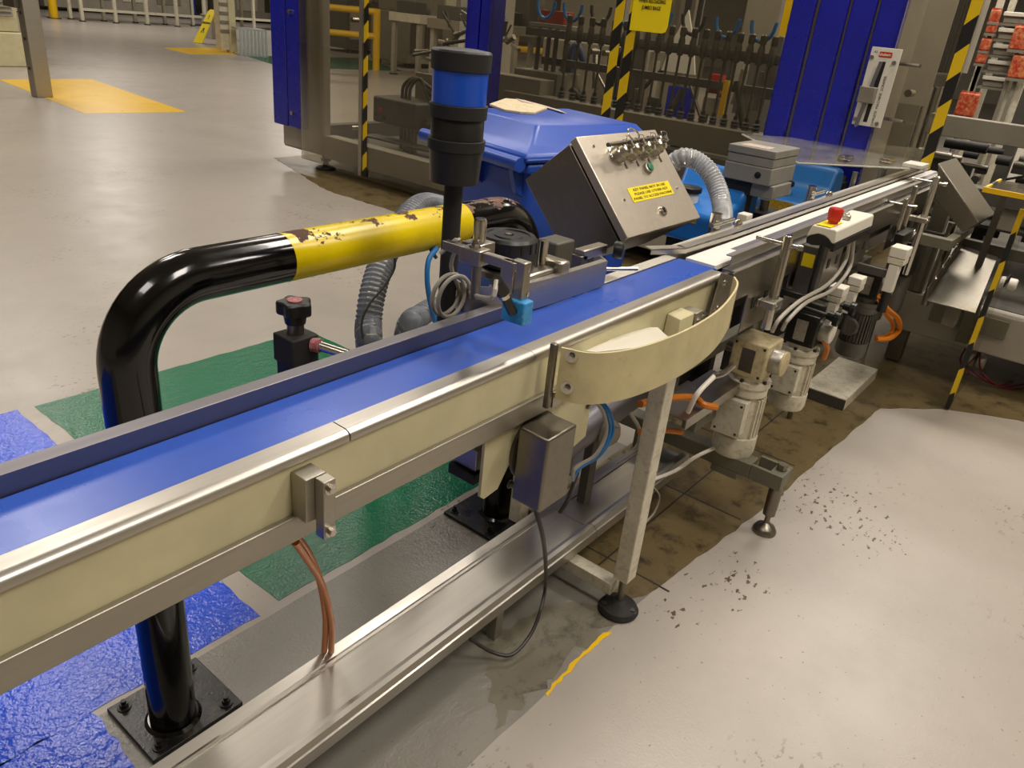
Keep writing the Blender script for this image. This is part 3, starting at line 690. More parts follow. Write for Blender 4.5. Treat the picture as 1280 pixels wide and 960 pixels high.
cable([PY(815, 600, .93), PY(845, 588, .92), PY(868, 572, .88), PY(893, 560, .84)], .007, M['white'], 'white_cable', 'white cable joining the tray end to the nearest motor')
cable([PY(813, 605, .945), PY(824, 620, .94), PY(818, 640, .94), PY(805, 655, .945)], .004, M['greycable'], 'grey_wire', 'thin grey wire hanging below the tray end')
# grey cover over the orange cables
t = thing('cable_cover', 'folded stainless cover plate over orange cables right of the cream leg', 'cover', PY(870, 520, .86))
a = PY(840, 522, .84); b = PY(880, 497, .84)
MB().xprof([(.80, a.z - .035), (.80, a.z), (.92, a.z), (.92, a.z - .003), (.803, a.z - .003), (.803, a.z - .035)], a.x + .02, b.x + .22).build('plate', M['steel'], t)
MB().cyl((b.x + .1, .86, a.z - .003), (b.x + .1, .86, .45), .025).build('post', M['steel_dark'], t)
# cream plinth on the floor under the motors
pa = PZ(1043, 478, .06)
t = thing('plinth_box', 'flat cream hollow plinth on the floor under the grey motor', 'plinth', (3.95, .82, 0))
MB().box(3.72, .725, .056, 4.27, .935, .062).build('top', M['cream_white'], t, .001)
MB().box(3.72, .725, .001, 3.724, .935, .0555).build('side', M['greydark'], t)
MB().box(3.7245, .725, .001, 4.27, .73, .0555).build('side', M['cream_white'], t)
MB().box(4.265, .7305, .001, 4.27, .935, .0555).build('side', M['cream_white'], t)
MB().box(3.7245, .93, .001, 4.2645, .935, .0555).build('side', M['cream_white'], t)

# ---------------------------------------------------------------- emergency stop box
zt3 = 1.085
B = PZ(1045, 288, zt3); C = PZ(1083, 266, zt3); ex0 = B.x; ex1 = C.x; ey0 = B.y
es = thing('stop_button_box', 'cream control box with a red mushroom button on an arm over the steel conveyor', 'control box', (ex0 + .1, ey0, zt3 - .08))
def e_(u_, v_, dx=0): p = PX(990 + u_ / 10.66, 240 + v_ / 10.66, ex0); p.x += dx; return p
ey1 = e_(208, 590).y; ym = (ey0 + ey1) / 2
arc_ = [(190, 600), (240, 575), (350, 555), (430, 580), (490, 630), (530, 690)]
prof_ = [e_(275, 440), e_(580, 508), e_(600, 530), e_(572, 685)] + [e_(*q_) for q_ in arc_[::-1]] + [e_(205, 560)]
MB().prism(prof_, (ex1 - ex0, 0, 0)).build('housing', M['white'], es, .003)
blk_ = [e_(*q_, .003) for q_ in arc_] + [e_(545, 700, .003), e_(520, 780, .003), e_(460, 740, .003), e_(400, 715, .003), e_(250, 705, .003), e_(180, 670, .003)]
for p in blk_: p.z -= .001
MB().prism(blk_, (.10, 0, 0)).build('end_cheek', M['black'], es, .002)
q0_ = e_(572, 690); MB().box(ex0 + .004, q0_.y, q0_.z - .028, ex1 - .004, q0_.y + .012, q0_.z - .002).build('base', M['black'], es, .002)
tl_, tr_ = e_(290, 436), e_(560, 497)
def top(f_, x_, o=0.0): p = tl_.lerp(tr_, f_); return V((ex0 + x_, p.y, p.z + o))
MB().prism([top(.06, .01, .0006), top(.80, .01, .0006), top(.80, .13, .0006), top(.06, .13, .0006)], (0, 0, .0012)).build('label_yellow', M['signyellow'], es)
tn = V((1, 0, 0)).cross(tr_ - tl_).normalized()
if tn.z < 0: tn = -tn
c = top(.55, .075, .0015); e2 = MB().lathe([(.016, 0), (.016, .008), (.020, .010), (.023, .032), (.023, .044), (.019, .050)], c, tn, 28).build('mushroom_button', M['red'], es)
for x_, f_ in ((.20, .62), (.24, .35)):
    MB().lathe([(.013, 0), (.013, .012), (.010, .015)], top(f_, x_, .0003), tn, 20).build('push_button', M['steel_x'], es)
MB().cyl((ex0 + .05, ym, zt3 - .24), (ex0 + .05, ym, zt3 - .045), .010).build('arm', M['black'], es)
MB().box(ex0 + .035, ym - .01, zt3 - .255, ex0 + .065, .7965, zt3 - .235).build('arm', M['black'], es, .002)
# small terminal box below with yellow sticker
p = PY(1028, 330, .73); t = thing('junction_box', 'small grey junction box with a yellow warning sticker above the motors', 'box', p)
MB().box(p.x - .05, .735, p.z - .10, p.x + .05, .7965, p.z + .06).build('body', M['greydark'], t, .003)
MB().box(p.x - .0512, .745, p.z - .01, p.x - .0502, .785, p.z + .035).build('sticker', M['signyellow'], t)

# ---------------------------------------------------------------- guide plate, sensor and knob
gp = thing('guide_plate', 'bent stainless guide plate standing over the back edge of the blue belt', 'guide', (1.5, .96, 1.0))
gx_ = PY(757, 340, .944).x
pts = spl([V((1.22, 1.10, 0)), V((1.20, 1.03, 0)), V((1.25, .972, 0)), V((1.34, .950, 0)), V((1.48, .946, 0)), V((gx_, .944, 0))], 8)
zg = PY(757, 326, .946).z
MB().strip(pts, 1.004, zg, .003).build('plate', M['steel_x'], gp)
MB().strip([p + V((0, .009, 0)) for p in pts[14:]], zg - .004, zg, .015).build('top_fold', M['steel_x'], gp)
MB().strip([V((gx_ + .003, .950, 0)), V((gx_ + .017, .975, 0))], 1.004, zg, .003).build('end_fold', M['steel_x'], gp)
sn = thing('knob_bracket', 'round black adjusting knob on a steel clamp above the guide plate', 'knob', (1.30, 1.045, 1.09))
kc = PY(636, 293, 1.045); kx, kz = kc.x, kc.z - .027
MB().lathe([(.060, -.040), (.064, -.036), (.064, -.004), (.066, .0), (.066, .020), (.060, .027), (.050, .027), (.048, .024), (.034, .024), (.032, .027), (.012, .027), (.010, .024), (.004, .024)], (kx, 1.045, kz), (0, 0, 1), 40).build('knob', M['black'], sn)
for k in range(16):
    an = k * math.pi / 8; MB().cbox((kx + .0655 * math.cos(an), 1.045 + .0655 * math.sin(an), kz + .008), (.004, .004, .022), Matrix.Rotation(an, 3, 'Z')).build('grip_rib', M['black'], sn)
MB().cyl((kx, 1.045, kz + .020), (kx, 1.045, kz + .029), .008, n=6).build('screw', M['steel'], sn)
MB().lathe([(.062, 0), (.070, .006), (.070, .018), (.058, .024)], (kx, 1.045, kz - .066), (0, 0, 1), 36).build('collar', M['steel_dark'], sn)
MB().box(kx - .03, .965, kz - .075, kx + .13, 1.0, kz - .045).build('clamp_arm', M['steel'], sn, .006)
MB().box(kx + .085, .95, kz - .08, kx + .125, 1.02, kz - .03).build('clamp_jaw', M['steel'], sn, .008)
MB().cyl((kx + .078, 1.0, kz - .045), (kx + .078, 1.0, kz + .012), .010).build('pin', M['steel_bright'], sn)
MB().cyl((kx, 1.045, .93), (kx, 1.045, kz - .06), .03, n=20).build('post', M['steel_dark'], sn)
# sensor bar
sb = thing('sensor_bracket', 'square steel bar with upright pin and clamp block holding the blue sensor', 'bracket', (1.2, .99, 1.1))
a = PY(556, 311, 1.005); zb_ = a.z; b = PZ(648, 340, zb_)
d = (b - a).normalized(); n = V((-d.y, d.x, 0)) * .009
MB().prism([a - n, b - n, b + n, a + n], (0, 0, .018)).build('bar', M['steel'], sb, .0015)
c = a + (b - a) * .42
R_ = Matrix.Rotation(math.atan2(d.y, d.x), 3, 'Z')
MB().cbox(c + V((0, 0, .006)), (.05, .035, .030), R_).build('clamp_block', M['steel'], sb, .002)
MB().cbox(c + V((.045, .03, .006)), (.045, .05, .026), R_).build('clamp_block', M['steel'], sb, .002)
MB().lathe([(.013, 0), (.013, .044), (.010, .049)], c + V((.045, .03, .016)), (0, 0, 1), 18).build('pin', M['steel_bright'], sb)
MB().bolt(c + V((0, 0, .021)), (0, 0, 1), .008, .006).build('bolt', M['steel_bright'], sb)
MB().cyl(c + V((.045, .03, -.10)), c + V((.045, .03, .0)), .010).build('stem', M['steel_dark'], sb)
MB().cbox(b + V((.004, -.002, -.016)), (.032, .022, .075), R_).build('end_block', M['steel'], sb, .002)
MB().cbox(b + V((-.004, .018, -.012)), (.030, .016, .060), R_).build('end_block', M['steel'], sb, .002)
bolts(sb, M['steel_bright'], [(b + V((.008, -.013, .008)), (.3, -1, 0), .006, .004), (b + V((.012, -.013, -.042)), (.3, -1, 0), .006, .004)])
se = thing('photo_sensor', 'small sky blue sensor with a black angled plug hanging over the belt', 'sensor', b + V((0, 0, -.08)))
M['senblue'] = paint('worn_sky_blue', '#2f93d6', .4, '#9fc4d8', .6, 60, bmp=0)
MB().cbox(b + V((.0, -.006, -.073)), (.052, .030, .046), R_).build('body', M['senblue'], se, .003)
p0 = b + V((-.022, -.012, -.070)); p1 = b + V((-.050, -.012, -.032)); p2 = b + V((-.078, -.012, .002))
MB().cyl(p0, p1, .0095, n=16).build('plug', M['black'], se); MB().cyl(p1, p1 + (p2 - p1) * .25, .012, n=16).build('plug_ring', M['steel_bright'], se)
MB().cyl(p1 + (p2 - p1) * .25, p2, .0135, .011, n=16).build('plug_grip', M['black'], se)
ca = PY(597, 385, 1.0); lo = []
for k in range(26):
    an = k * .5; lo.append(V((ca.x - .06 + .045 * math.cos(an), 1.01 + .004 * k / 3, 1.055 + .045 * math.sin(an))))
cable([p2, p2 + V((-.01, 0, -.03))] + lo + [V((ca.x - .06, 1.03, 1.12)), a + V((.04, 0, .014)), a + V((.02, .03, -.02))], .0045, M['greycable'], 'sensor_cable', 'coiled grey sensor cable hanging beside the black pole', k=4)
# small proximity clamp on the guide plate end
t = thing('probe_clamp', 'black clamp knob with a thin steel probe at the end of guide plate', 'clamp', PY(760, 322, 1.0))
c = PY(758, 312, 1.0)
MB().lathe([(.020, 0), (.022, .004), (.022, .022), (.018, .026)], c + V((.02, -.01, 0)), (.5, -1, 0), 24).build('knob', M['black'], t)
MB().cbox(c + V((-.05, .015, .0)), (.11, .03, .026)).build('block', M['steel'], t, .003)
MB().cbox(c + V((-.10, .015, -.03)), (.03, .03, .06)).build('leg', M['steel_dark'], t, .002)
MB().cbox(c + V((.0, .02, -.045)), (.018, .018, .07)).build('leg', M['steel'], t, .002)
MB().cyl(c + V((-.03, -.005, -.045)), c + V((.045, -.075, -.04)), .005, n=10).build('probe', M['steel_bright'], t)

# ---------------------------------------------------------------- beacon on a black pole
bx, by = 1.174, 1.06
bp = thing('signal_beacon', 'black signal tower with one blue lamp segment on a black pole', 'beacon', (bx, by, .86))
MB().cyl((bx, by, .86), (bx, by, 1.29), .019, n=24).build('pole', M['blackmatt'], bp)
MB().box(bx - .03, .9845, .885, bx + .03, by + .03, .925).build('clamp_bracket', M['black'], bp, .003)
for nm, z0, z1, r0, r1, mt in (('socket', 1.282, 1.345, .049, .053, M['black']), ('collar', 1.3455, 1.366, .056, .057, M['blackmatt']), ('dark_segment', 1.3665, 1.405, .052, .052, M['black']),
                               ('collar', 1.4055, 1.430, .056, .057, M['blackmatt']), ('lamp_segment', 1.4305, 1.490, .0525, .0535, None), ('cap', 1.4905, 1.523, .057, .058, M['blackmatt'])):
    if mt is None: mt = M['beaconblue'] = plastic('blue_lamp_lens', '#0b4fc4', .15, spec=.7)
    o = MB().lathe([(r0, 0), (r1, z1 - z0 - .001), (r1 * .985, z1 - z0)], (bx, by, z0), (0, 0, 1), 48).build(nm, mt, bp)
MB().lathe([(.0575, 0), (.055, .003), (.03, .0055), (.004, .006)], (bx, by, 1.523), (0, 0, 1), 48).build('cap_top', M['black'], bp)

# ---------------------------------------------------------------- square post with star knob
sx = PY(373, 455, 1.12).x
sp = thing('knob_post', 'short black square post with a star knob and steel side rod', 'post', (sx, 1.12, .86))
zp = PY(373, 418, 1.12).z
MB().box(sx - .02, .9845, .88, sx + .02, 1.0995, .92).build('clamp_bracket', M['black'], sp, .002)
MB().box(sx - .026, 1.10, .86, sx + .026, 1.152, zp).build('post', M['black'], sp, .002)
MB().box(sx - .03, 1.096, zp - .055, sx + .03, 1.156, zp + .001).build('head', M['blackmatt'], sp, .003)
MB().cyl((sx, 1.126, zp), (sx, 1.126, zp + .022), .016).build('stud', M['steel_dark'], sp)
kb = MB(); zk = zp + .022
n8 = 10
pr_ = []
for k in range(40):
    an = 2 * math.pi * k / 40; rr = .030 + .004 * math.cos(5 * an); pr_.append((sx + rr * math.cos(an), 1.126 + rr * math.sin(an), zk + .018))
kn = MB().prism(pr_, (0, 0, .026)).build('star_knob', M['black'], sp, .004)
MB().lathe([(.019, 0), (.022, .018)], (sx, 1.126, zk), (0, 0, 1), 20).build('knob_neck', M['black'], sp)
M['pinkdirt'] = paint('scuffed_red_paint', '#a0525a', .6, '#cfc0b8', .8, 60, bmp=0)
MB().cyl((sx, 1.126, zk + .0435), (sx, 1.126, zk + .0465), .014, n=20).build('knob_inlay', M['pinkdirt'], sp)
p = PY(388, 429, 1.105); q = PY(430, 452, 1.0)
MB().cyl(V((sx + .02, 1.098, p.z)), V((sx + .06, .986, p.z - .01)), .010, n=14).build('side_rod', M['steel_bright'], sp)
MB().cyl(V((sx + .017, 1.099, p.z)), V((sx + .024, 1.085, p.z)), .014, n=14).build('rod_collar', M['pinkdirt'], sp)

# ---------------------------------------------------------------- stainless key panel box (tilted)
kp = thing('key_panel_box', 'tilted stainless steel cabinet with hanging keys and a yellow label', 'cabinet', (2.33, 1.36, .95))
KX0, KX1 = 2.085, 2.585
FT = V((0, 1.388, 1.270)); FB = V((0, 1.150, 1.005)); BT = V((0, 1.571, 1.101)); BB = V((0, 1.350, .862))
u = (FT - FB).normalized(); nrm = V((0, -u.z, u.y)); LF = (FT - FB).length
def kpt(x, s, o=0): p = FB + u * s + nrm * o; return V((x, p.y, p.z))
di = -nrm
bd = MB().prism([kpt(KX0 + .004, .004, -.036), kpt(KX0 + .004, LF - .004, -.036), V((KX0 + .004, BT.y, BT.z)), V((KX0 + .004, BB.y, BB.z))], (KX1 - KX0 - .008, 0, 0)).build('cabinet_body', M['steel_dark'], kp, .003)
MB().prism([kpt(KX0 + .012, .012, -.028), kpt(KX0 + .012, LF - .012, -.028), kpt(KX0 + .012, LF - .012, -.036), kpt(KX0 + .012, .012, -.036)], (KX1 - KX0 - .024, 0, 0)).build('door_seal', M['black'], kp)
dr = MB().prism([kpt(KX0, 0, 0), kpt(KX0, LF, 0), kpt(KX0, LF, -.028), kpt(KX0, 0, -.028)], (KX1 - KX0, 0, 0)).build('door', M['steel_door'], kp, .003)
def kuv(px, py, off=0):      # where a pixel's line of sight meets the tilted door
    r = ray(px, py); base = V((KX0, FB.y, FB.z)) + nrm * off; tt = (base - CAMP).dot(nrm) / r.dot(nrm); return CAMP + r * tt
l0, l1, l2, l3 = kuv(783, 235, .0004), kuv(834, 225, .0004), kuv(843, 243, .0004), kuv(793, 254, .0004)
cx_ = (l0.x + l3.x) / 2, (l1.x + l2.x) / 2; cc = (l0 + l1 + l2 + l3) / 4; sc_ = (cc - V((cc.x, FB.y, FB.z))).dot(u); hw = (cx_[1] - cx_[0]) / 2; hh_ = ((l0 - l3).length + (l1 - l2).length) / 4 * .92
MB().prism([kpt(cc.x - hw, sc_ - hh_, .0002), kpt(cc.x + hw, sc_ - hh_, .0002), kpt(cc.x + hw, sc_ + hh_, .0002), kpt(cc.x - hw, sc_ + hh_, .0002)], nrm * .0012).build('yellow_label', M['signyellow'], dr)
lab_ = [o for o in dr.children if o.name.startswith('yellow_label')][0]
for k, s in enumerate(('KEY PANEL NOT IN USE', 'PLEASE USE OTHER KEY', 'PANEL TO ACCESS MACHINE')):
    text_mesh('lettering', s, kpt(cc.x, sc_ + hh_ * (.6 - .6 * k), .0018), (1, 0, 0), u, hh_ * .50, M['ink'], dr, width=hw * (1.55, 1.62, 1.86)[k])
c = kuv(809, 211); g_ = MB().lathe([(.020, 0), (.020, .010), (.016, .012)], c, nrm, 28).build('button_bezel', M['steel_x'], dr)
MB().lathe([(.0145, .0125), (.0145, .017), (.012, .018)], c, nrm, 24).build('green_button', M['green'], dr)
c = kuv(828, 264); MB().lathe([(.017, 0), (.017, .006), (.014, .009)], c, nrm, 24).build('door_lock', M['steel_bright'], dr)
MB().cbox(c + nrm * .010, (.005, .016, .003), Matrix.Rotation(math.atan2(u.z, u.y), 3, 'X')).build('key_slot', M['ink'], dr)
for px, py in ((742, 183), (780, 250), (846, 235), (815, 170)):
    c = kuv(px, py); MB().lathe([(.005, 0), (.005, .002), (.003, .004)], c, nrm, 12).build('rivet', M['steel_bright'], dr)
for k, (px, py) in enumerate(((770, 194), (785, 191.5), (800, 189), (814, 186.5))):
    c = kuv(px, py)
    lk = MB().lathe([(.037, 0), (.037, .004), (.032, .006), (.032, .030), (.027, .034), (.027, .050), (.018, .055)], c, nrm, 28).build('key_switch', M['steel_bright'], dr)
    q = c + nrm * .066
    MB().cbox(c + nrm * .060, (.006, .022, .024), Matrix.Rotation(math.atan2(u.z, u.y), 3, 'X')).build('key', M['steel'], dr)
    MB().tube([q + (V((1, 0, 0)) * .018 * math.cos(a_) + u * .018 * math.sin(a_)) + u * .012 + nrm * .004 * math.sin(3 * a_) for a_ in [i * math.pi / 8 for i in range(16)]], .0015, 6, True).build('key_ring', M['steel_bright'], dr)
    MB().prism([c + V((.024, 0, 0)) + nrm * .001 - u * .018, c + V((.028, 0, 0)) + nrm * .001 - u * .018, c + V((.028, 0, 0)) + nrm * .001 - u * .052, c + V((.020, 0, 0)) + nrm * .001 - u * .052], nrm * .002).build('key_tag', M['steel_dark'], dr)
q = kuv(800, 170, .05)
MB().cyl(kuv(760, 181, .055), kuv(823, 172, .055), .007, n=12).build('chain_bar', M['steel_dark'], dr)
MB().tube([kuv(792, 168, .06) + (V((1, 0, 0)) * .030 * math.cos(a_) + u * .022 * math.sin(a_)) for a_ in [i * math.pi / 8 for i in range(16)]], .003, 6, True).build('key_ring', M['steel_bright'], dr)
# stand of the cabinet
MB().box(2.30, 1.38, .012, 2.36, 1.44, .93).build('stand_post', M['steel_dark'], kp, .003)
MB().box(2.23, 1.31, .0, 2.43, 1.51, .0115).build('stand_base', M['steel_dark'], kp, .002)
t = thing('grey_enclosure', 'small grey box corner showing between guide plate and steel cabinet', 'box', PY(700, 320, 1.18))
c = PY(697, 318, 1.18); MB().box(c.x - .05, 1.15, .95, c.x + .035, 1.22, c.z + .045).build('body', M['motgrey'], t, .006)

# ---------------------------------------------------------------- wheelie bin
wb = thing('waste_bin', 'large blue plastic waste bin with lid behind the conveyor', 'bin', (2.72, 2.13, 0))
bx0, bx1, by0, by1 = 2.40, 3.16, 1.86, 2.50
MB().add([(bx0 + .11, by0 + .08, .12), (bx1 - .08, by0 + .08, .12), (bx1 - .08, by1 - .08, .12), (bx0 + .11, by1 - .08, .12), (bx0 + .05, by0 + .03, 1.06), (bx1, by0 + .03, 1.06), (bx1, by1 - .03, 1.06), (bx0 + .05, by1 - .03, 1.06)],
         [(3, 2, 1, 0), (4, 5, 6, 7), (0, 1, 5, 4), (1, 2, 6, 5), (2, 3, 7, 6), (3, 0, 4, 7)]).build('body', M['bin'], wb, .03, 4)
MB().box(bx0 + .02, by0, 1.045, bx1 + .03, by1, 1.085).build('rim', M['bin'], wb, .012, 3)
MB().cyl((bx0 - .02, by0 + .0, 1.085), (bx0 - .02, by1 + .02, 1.085), .027, n=24).build('handle', M['bin'], wb)
for y in (by0 + .06, (by0 + by1) / 2, by1 - .08):
    MB().prism([V((bx0 - .02, y, 1.10)), V((bx0 + .08, y, 1.10)), V((bx0 + .09, y, .93)), V((bx0 + .03, y, .96))], (0, .03, 0)).build('handle_bracket', M['bin'], wb, .004)
def ringpts(x0, y0, x1, y1, z): return [(x0, y0, z), (x1, y0, z), (x1, y1, z), (x0, y1, z)]
lv = ringpts(bx0 - .005, by0 - .01, bx1 + .04, by1 + .01, 1.088) + ringpts(bx0 - .005, by0 - .01, bx1 + .04, by1 + .01, 1.118) + ringpts(bx0 + .07, by0 + .05, bx1 + .02, by1 - .03, 1.150) + ringpts(bx0 + .14, by0 + .11, bx1 - .03, by1 - .07, 1.205) + ringpts(bx0 + .15, by0 + .12, bx1 - .04, by1 - .08, 1.210)
lf = [(3, 2, 1, 0)]
for k in range(4):
    for i in range(4): j = (i + 1) % 4; lf.append((4 * k + i, 4 * k + j, 4 * k + 4 + j, 4 * k + 4 + i))
lf.append((16, 17, 18, 19))
MB().add(lv, lf).build('lid', M['bin'], wb, .018, 4)
for y in (by0 + .10, by1 - .12): MB().cyl((bx0 + .13, y, .11), (bx0 + .13, y + .05, .11), .108, n=24).build('wheel', M['blackmatt'], wb)
for y in (by0 + .10, by1 - .12): MB().cyl((bx1 - .15, y, .061), (bx1 - .15, y + .04, .061), .06, n=24).build('wheel', M['blackmatt'], wb)
TH = math.radians(-12); PV = V((2.38, 1.80, 0)); RT = Matrix.Translation(PV) @ Matrix.Rotation(TH, 4, 'Z') @ Matrix.Translation(-V((bx0, by0, 0)))
for o in wb.children: o.data.transform(RT)
wb_loc = RT @ wb.location; wb.location = wb_loc
for o in wb.children: o.matrix_parent_inverse = Matrix.Translation(-wb_loc)
# cardboard and tape on the lid
M['card'] = paint('torn_cardboard', '#dccba8', .8, '#8a6d48', .7, 25, bmp=.2)
cd = [*[PZ(a_, b_ + 2, 1.215) for a_, b_ in ((612, 129), (632, 122), (655, 124), (672, 129), (684, 134), (668, 140), (650, 139), (630, 136))]]
for p in cd: p.z = 1.2115
o = MB().prism(cd, (0, 0, .008)).build('cardboard_piece', M['card']); tag(o, 'torn piece of cardboard lying on the blue bin lid', 'cardboard')
M['printtape'] = paint('printed_tape', '#d8cfc2', .35, '#a33a34', .9, 45, bmp=0)
tp = spl([PZ(648, 125, 1.221), PZ(680, 133, 1.215), PZ(700, 139, 1.213), PZ(714, 143, 1.185), PZ(728, 150, 1.150), PZ(738, 152, 1.142)], 5)
tm = MB(); 
for i in range(len(tp) - 1):
    a, b = tp[i], tp[i + 1]; s = V((.035, .045, 0)); tm.add([a - s, b - s, b + s, a + s, a - s + V((0, 0, .002)), b - s + V((0, 0, .002)), b + s + V((0, 0, .002)), a + s + V((0, 0, .002))], [(3, 2, 1, 0), (4, 5, 6, 7), (0, 1, 5, 4), (1, 2, 6, 5), (2, 3, 7, 6), (3, 0, 4, 7)])
tag(tm.build('parcel_tape', M['printtape']), 'strip of red and white printed tape across the blue bin lid', 'tape')

# ---------------------------------------------------------------- hoses left of the bin
def hose(pts, r, lab, mat, wire, step=.012, name='clear_hose'):
    P_ = spl(pts, 14); t = thing(name, lab, 'hose', P_[0])
    L0 = sum((b - a).length for a, b in zip(P_[:-1], P_[1:])); nn0 = int(L0 / step * 5); cum0 = [0]
    for a, b in zip(P_[:-1], P_[1:]): cum0.append(cum0[-1] + (b - a).length)
    R0 = []; i0 = 0
    for k in range(nn0 + 1):
        s = L0 * k / nn0
        while i0 < len(cum0) - 2 and cum0[i0 + 1] < s: i0 += 1
        R0.append(P_[i0].lerp(P_[i0 + 1], (s - cum0[i0]) / max(cum0[i0 + 1] - cum0[i0], 1e-6)))
    MB().tube(R0, lambda f: r * (1 + .055 * math.cos(2 * math.pi * f * nn0 / 5)), 18).build('wall', mat, t)
    L = sum((b - a).length for a, b in zip(P_[:-1], P_[1:])); turns = L / step; n_ = int(turns * 8); hp = []
    cum = [0]
    for a, b in zip(P_[:-1], P_[1:]): cum.append(cum[-1] + (b - a).length)
    i = 0; uu = None
    for k in range(n_ + 1):
        s = L * k / n_
        while i < len(cum) - 2 and cum[i + 1] < s: i += 1
        f = (s - cum[i]) / max(cum[i + 1] - cum[i], 1e-6); p = P_[i].lerp(P_[i + 1], f); tt = (P_[i + 1] - P_[i]).normalized()
        if uu is None: uu = tt.cross(V((0, 0, 1)) if abs(tt.z) < .9 else V((1, 0, 0)))
        uu = (uu - tt * uu.dot(tt)).normalized(); w = tt.cross(uu); an = 2 * math.pi * turns * k / n_
        hp.append(p + (uu * math.cos(an) + w * math.sin(an)) * (r * .985))
    MB().tube(hp, .0024, 5).build('spiral_wire', wire, t)
    return t
M['hose'] = clear('milky_hose', '#dcdcda', .2, .5, '#e6e8ea', .25)
M['hose2'] = clear('grey_hose', '#a9adb2', .2, .6, '#8d939b', .35)
hose([PY(843, 203, 1.45), PY(853, 197, 1.42), PY(868, 200, 1.38), PY(885, 213, 1.32), PY(897, 236, 1.26), PY(903, 262, 1.20), PY(903, 285, 1.12)], .036, 'thick clear spiral hose arching behind the steel cabinet', M['hose'], M['steel_bright'], .013)
hose([PY(548, 258, 1.75), PY(530, 256, 1.72), PY(512, 268, 1.68), PY(490, 300, 1.62), PY(470, 350, 1.56), PY(461, 400, 1.52), PY(463, 445, 1.50), PZ(470, 520, .03)], .036, 'grey spiral hose dropping to the floor left of the blue bin', M['hose2'], M['steel'], .014)
hose([PY(556, 392, 1.57), PY(545, 385, 1.55), PY(525, 395, 1.52), PY(508, 415, 1.5), PZ(500, 470, .04)], .033, 'grey spiral hose curving low behind the conveyor beside the pole', M['hose2'], M['steel'], .014)
cable([PY(546, 310, 1.30), PY(536, 325, 1.29), PY(534, 350, 1.28), PY(538, 378, 1.28), PY(545, 405, 1.27)], .007, M['bluehose'], 'blue_air_hose', 'thin blue air hose hanging left of the black pole', 'hose')
cable([PY(492, 315, 1.45), PY(493, 335, 1.45), PY(480, 358, 1.45), PY(462, 380, 1.45), PY(452, 405, 1.45), PY(456, 435, 1.45)], .003, M['darkcable'], 'thin_black_wire', 'thin black wire looping around the grey hose')
cable([PY(541, 300, 1.32), PY(539, 312, 1.31), PY(545, 322, 1.31)], .005, M['darkcable'], 'thin_black_wire', 'short black wire loop under the yellow barrier tube')

# ---------------------------------------------------------------- blue tanks and grey unit behind the steel conveyor
def tank(px, py, y, s, lab):
    p = PY(px, py, y); t = thing('blue_tank', lab, 'tank', (p.x, p.y, p.z - .3 * s), 'blue plastic tanks behind the steel conveyor')
    L, W = .42 * s, .34 * s
    prof = [(-L / 2, -.30 * s), (-L / 2, -.17 * s), (-L * .40, -.145 * s), (-L * .02, -.12 * s), (L * .10, -.08 * s), (L * .16, -.02 * s), (L * .24, .01 * s), (L * .40, .0), (L / 2, -.05 * s), (L / 2, -.30 * s)]
    MB().prism([V((p.x + a, p.y - W / 2, p.z + z)) for a, z in prof], (0, W, 0)).build('shell', M['canblue'], t, .022 * s, 4)
    MB().box(p.x - L * .46, p.y - W * .53, p.z - .225 * s, p.x + L * .46, p.y + W * .53, p.z - .215 * s).build('seam', M['canblue'], t, .002)
    MB().box(p.x - L * .5 - .002, p.y - W * .2, p.z - .21 * s, p.x - L * .5 - .0005, p.y + W * .2, p.z - .16 * s).build('label', M['tanklabel'], t)
    cp = V((p.x - L * .28, p.y + W * .1, p.z - .15 * s)); MB().lathe([(.045 * s, 0), (.045 * s, .05 * s), (.040 * s, .055 * s)], cp, (0, 0, 1), 24).build('filler_neck', M['white'], t)
    MB().lathe([(.055 * s, .0555 * s), (.055 * s, .075 * s), (.045 * s, .08 * s)], cp, (0, 0, 1), 24).build('cap', M['black'], t)
    MB().box(p.x - L * .3, p.y - W * .3, .0, p.x + L * .3, p.y + W * .3, p.z - .30 * s).build('pedestal', M['dark'], t)
M['tanklabel'] = paint('yellow_tank_label', '#c9a62a', .5, '#2a2414', .95, 40, bmp=0)
tank(890, 212, 1.52, 1.0, 'nearer blue plastic tank with the black cap under the clear hose')
tank(1003, 207, 1.45, 1.05, 'farther blue plastic tank right of the grey electrical box')
gx = thing('grey_electrical_box', 'grey layered electrical box on a dark post behind the steel conveyor', 'box', (3.3, 1.28, .95))
zt4 = 1.16
A = PZ(918, 178, zt4); B = PZ(971, 190, zt4); C = PZ(996, 184, zt4)
x0, x1 = min(A.x, B.x), C.x; y0, y1 = B.y, A.y; x0 = B.x
M['boxgrey'] = paint('mid_grey_plastic', '#8f8b80', .4, '#5c584e', .4, 8, bmp=.03)
for nm, z0, z1, ins in (('lid', zt4 - .035, zt4, 0), ('body', zt4 - .075, zt4 - .036, .003), ('body', zt4 - .15, zt4 - .076, .0)):
    MB().box(x0 + ins, y0 + ins, z0, x1 - ins, y1 - ins, z1).build(nm, M['boxgrey'], gx, .004)
MB().box(x0 + .03, y0 - .015, zt4 - .21, x1 - .04, y0 + .09, zt4 - .151).build('terminal_box', M['boxgrey'], gx, .004)
MB().lathe([(.014, 0), (.014, .004), (.010, .006)], (x0, y0 + .06, zt4 - .11), (-1, 0, 0), 20).build('socket', M['ink'], gx)
MB().box(x0 + .03, y0 + .05, zt4 + .0002, x0 + .12, y1 - .04, zt4 + .0014).build('label', M['printtape'], gx)
MB().box(x0 + .04, y0 + .10, .013, x0 + .10, y0 + .16, zt4 - .211).build('post', M['dark'], gx, .002)
MB().box(x0 - .02, y0 + .04, .0, x0 + .16, y0 + .22, .0125).build('base', M['dark'], gx)
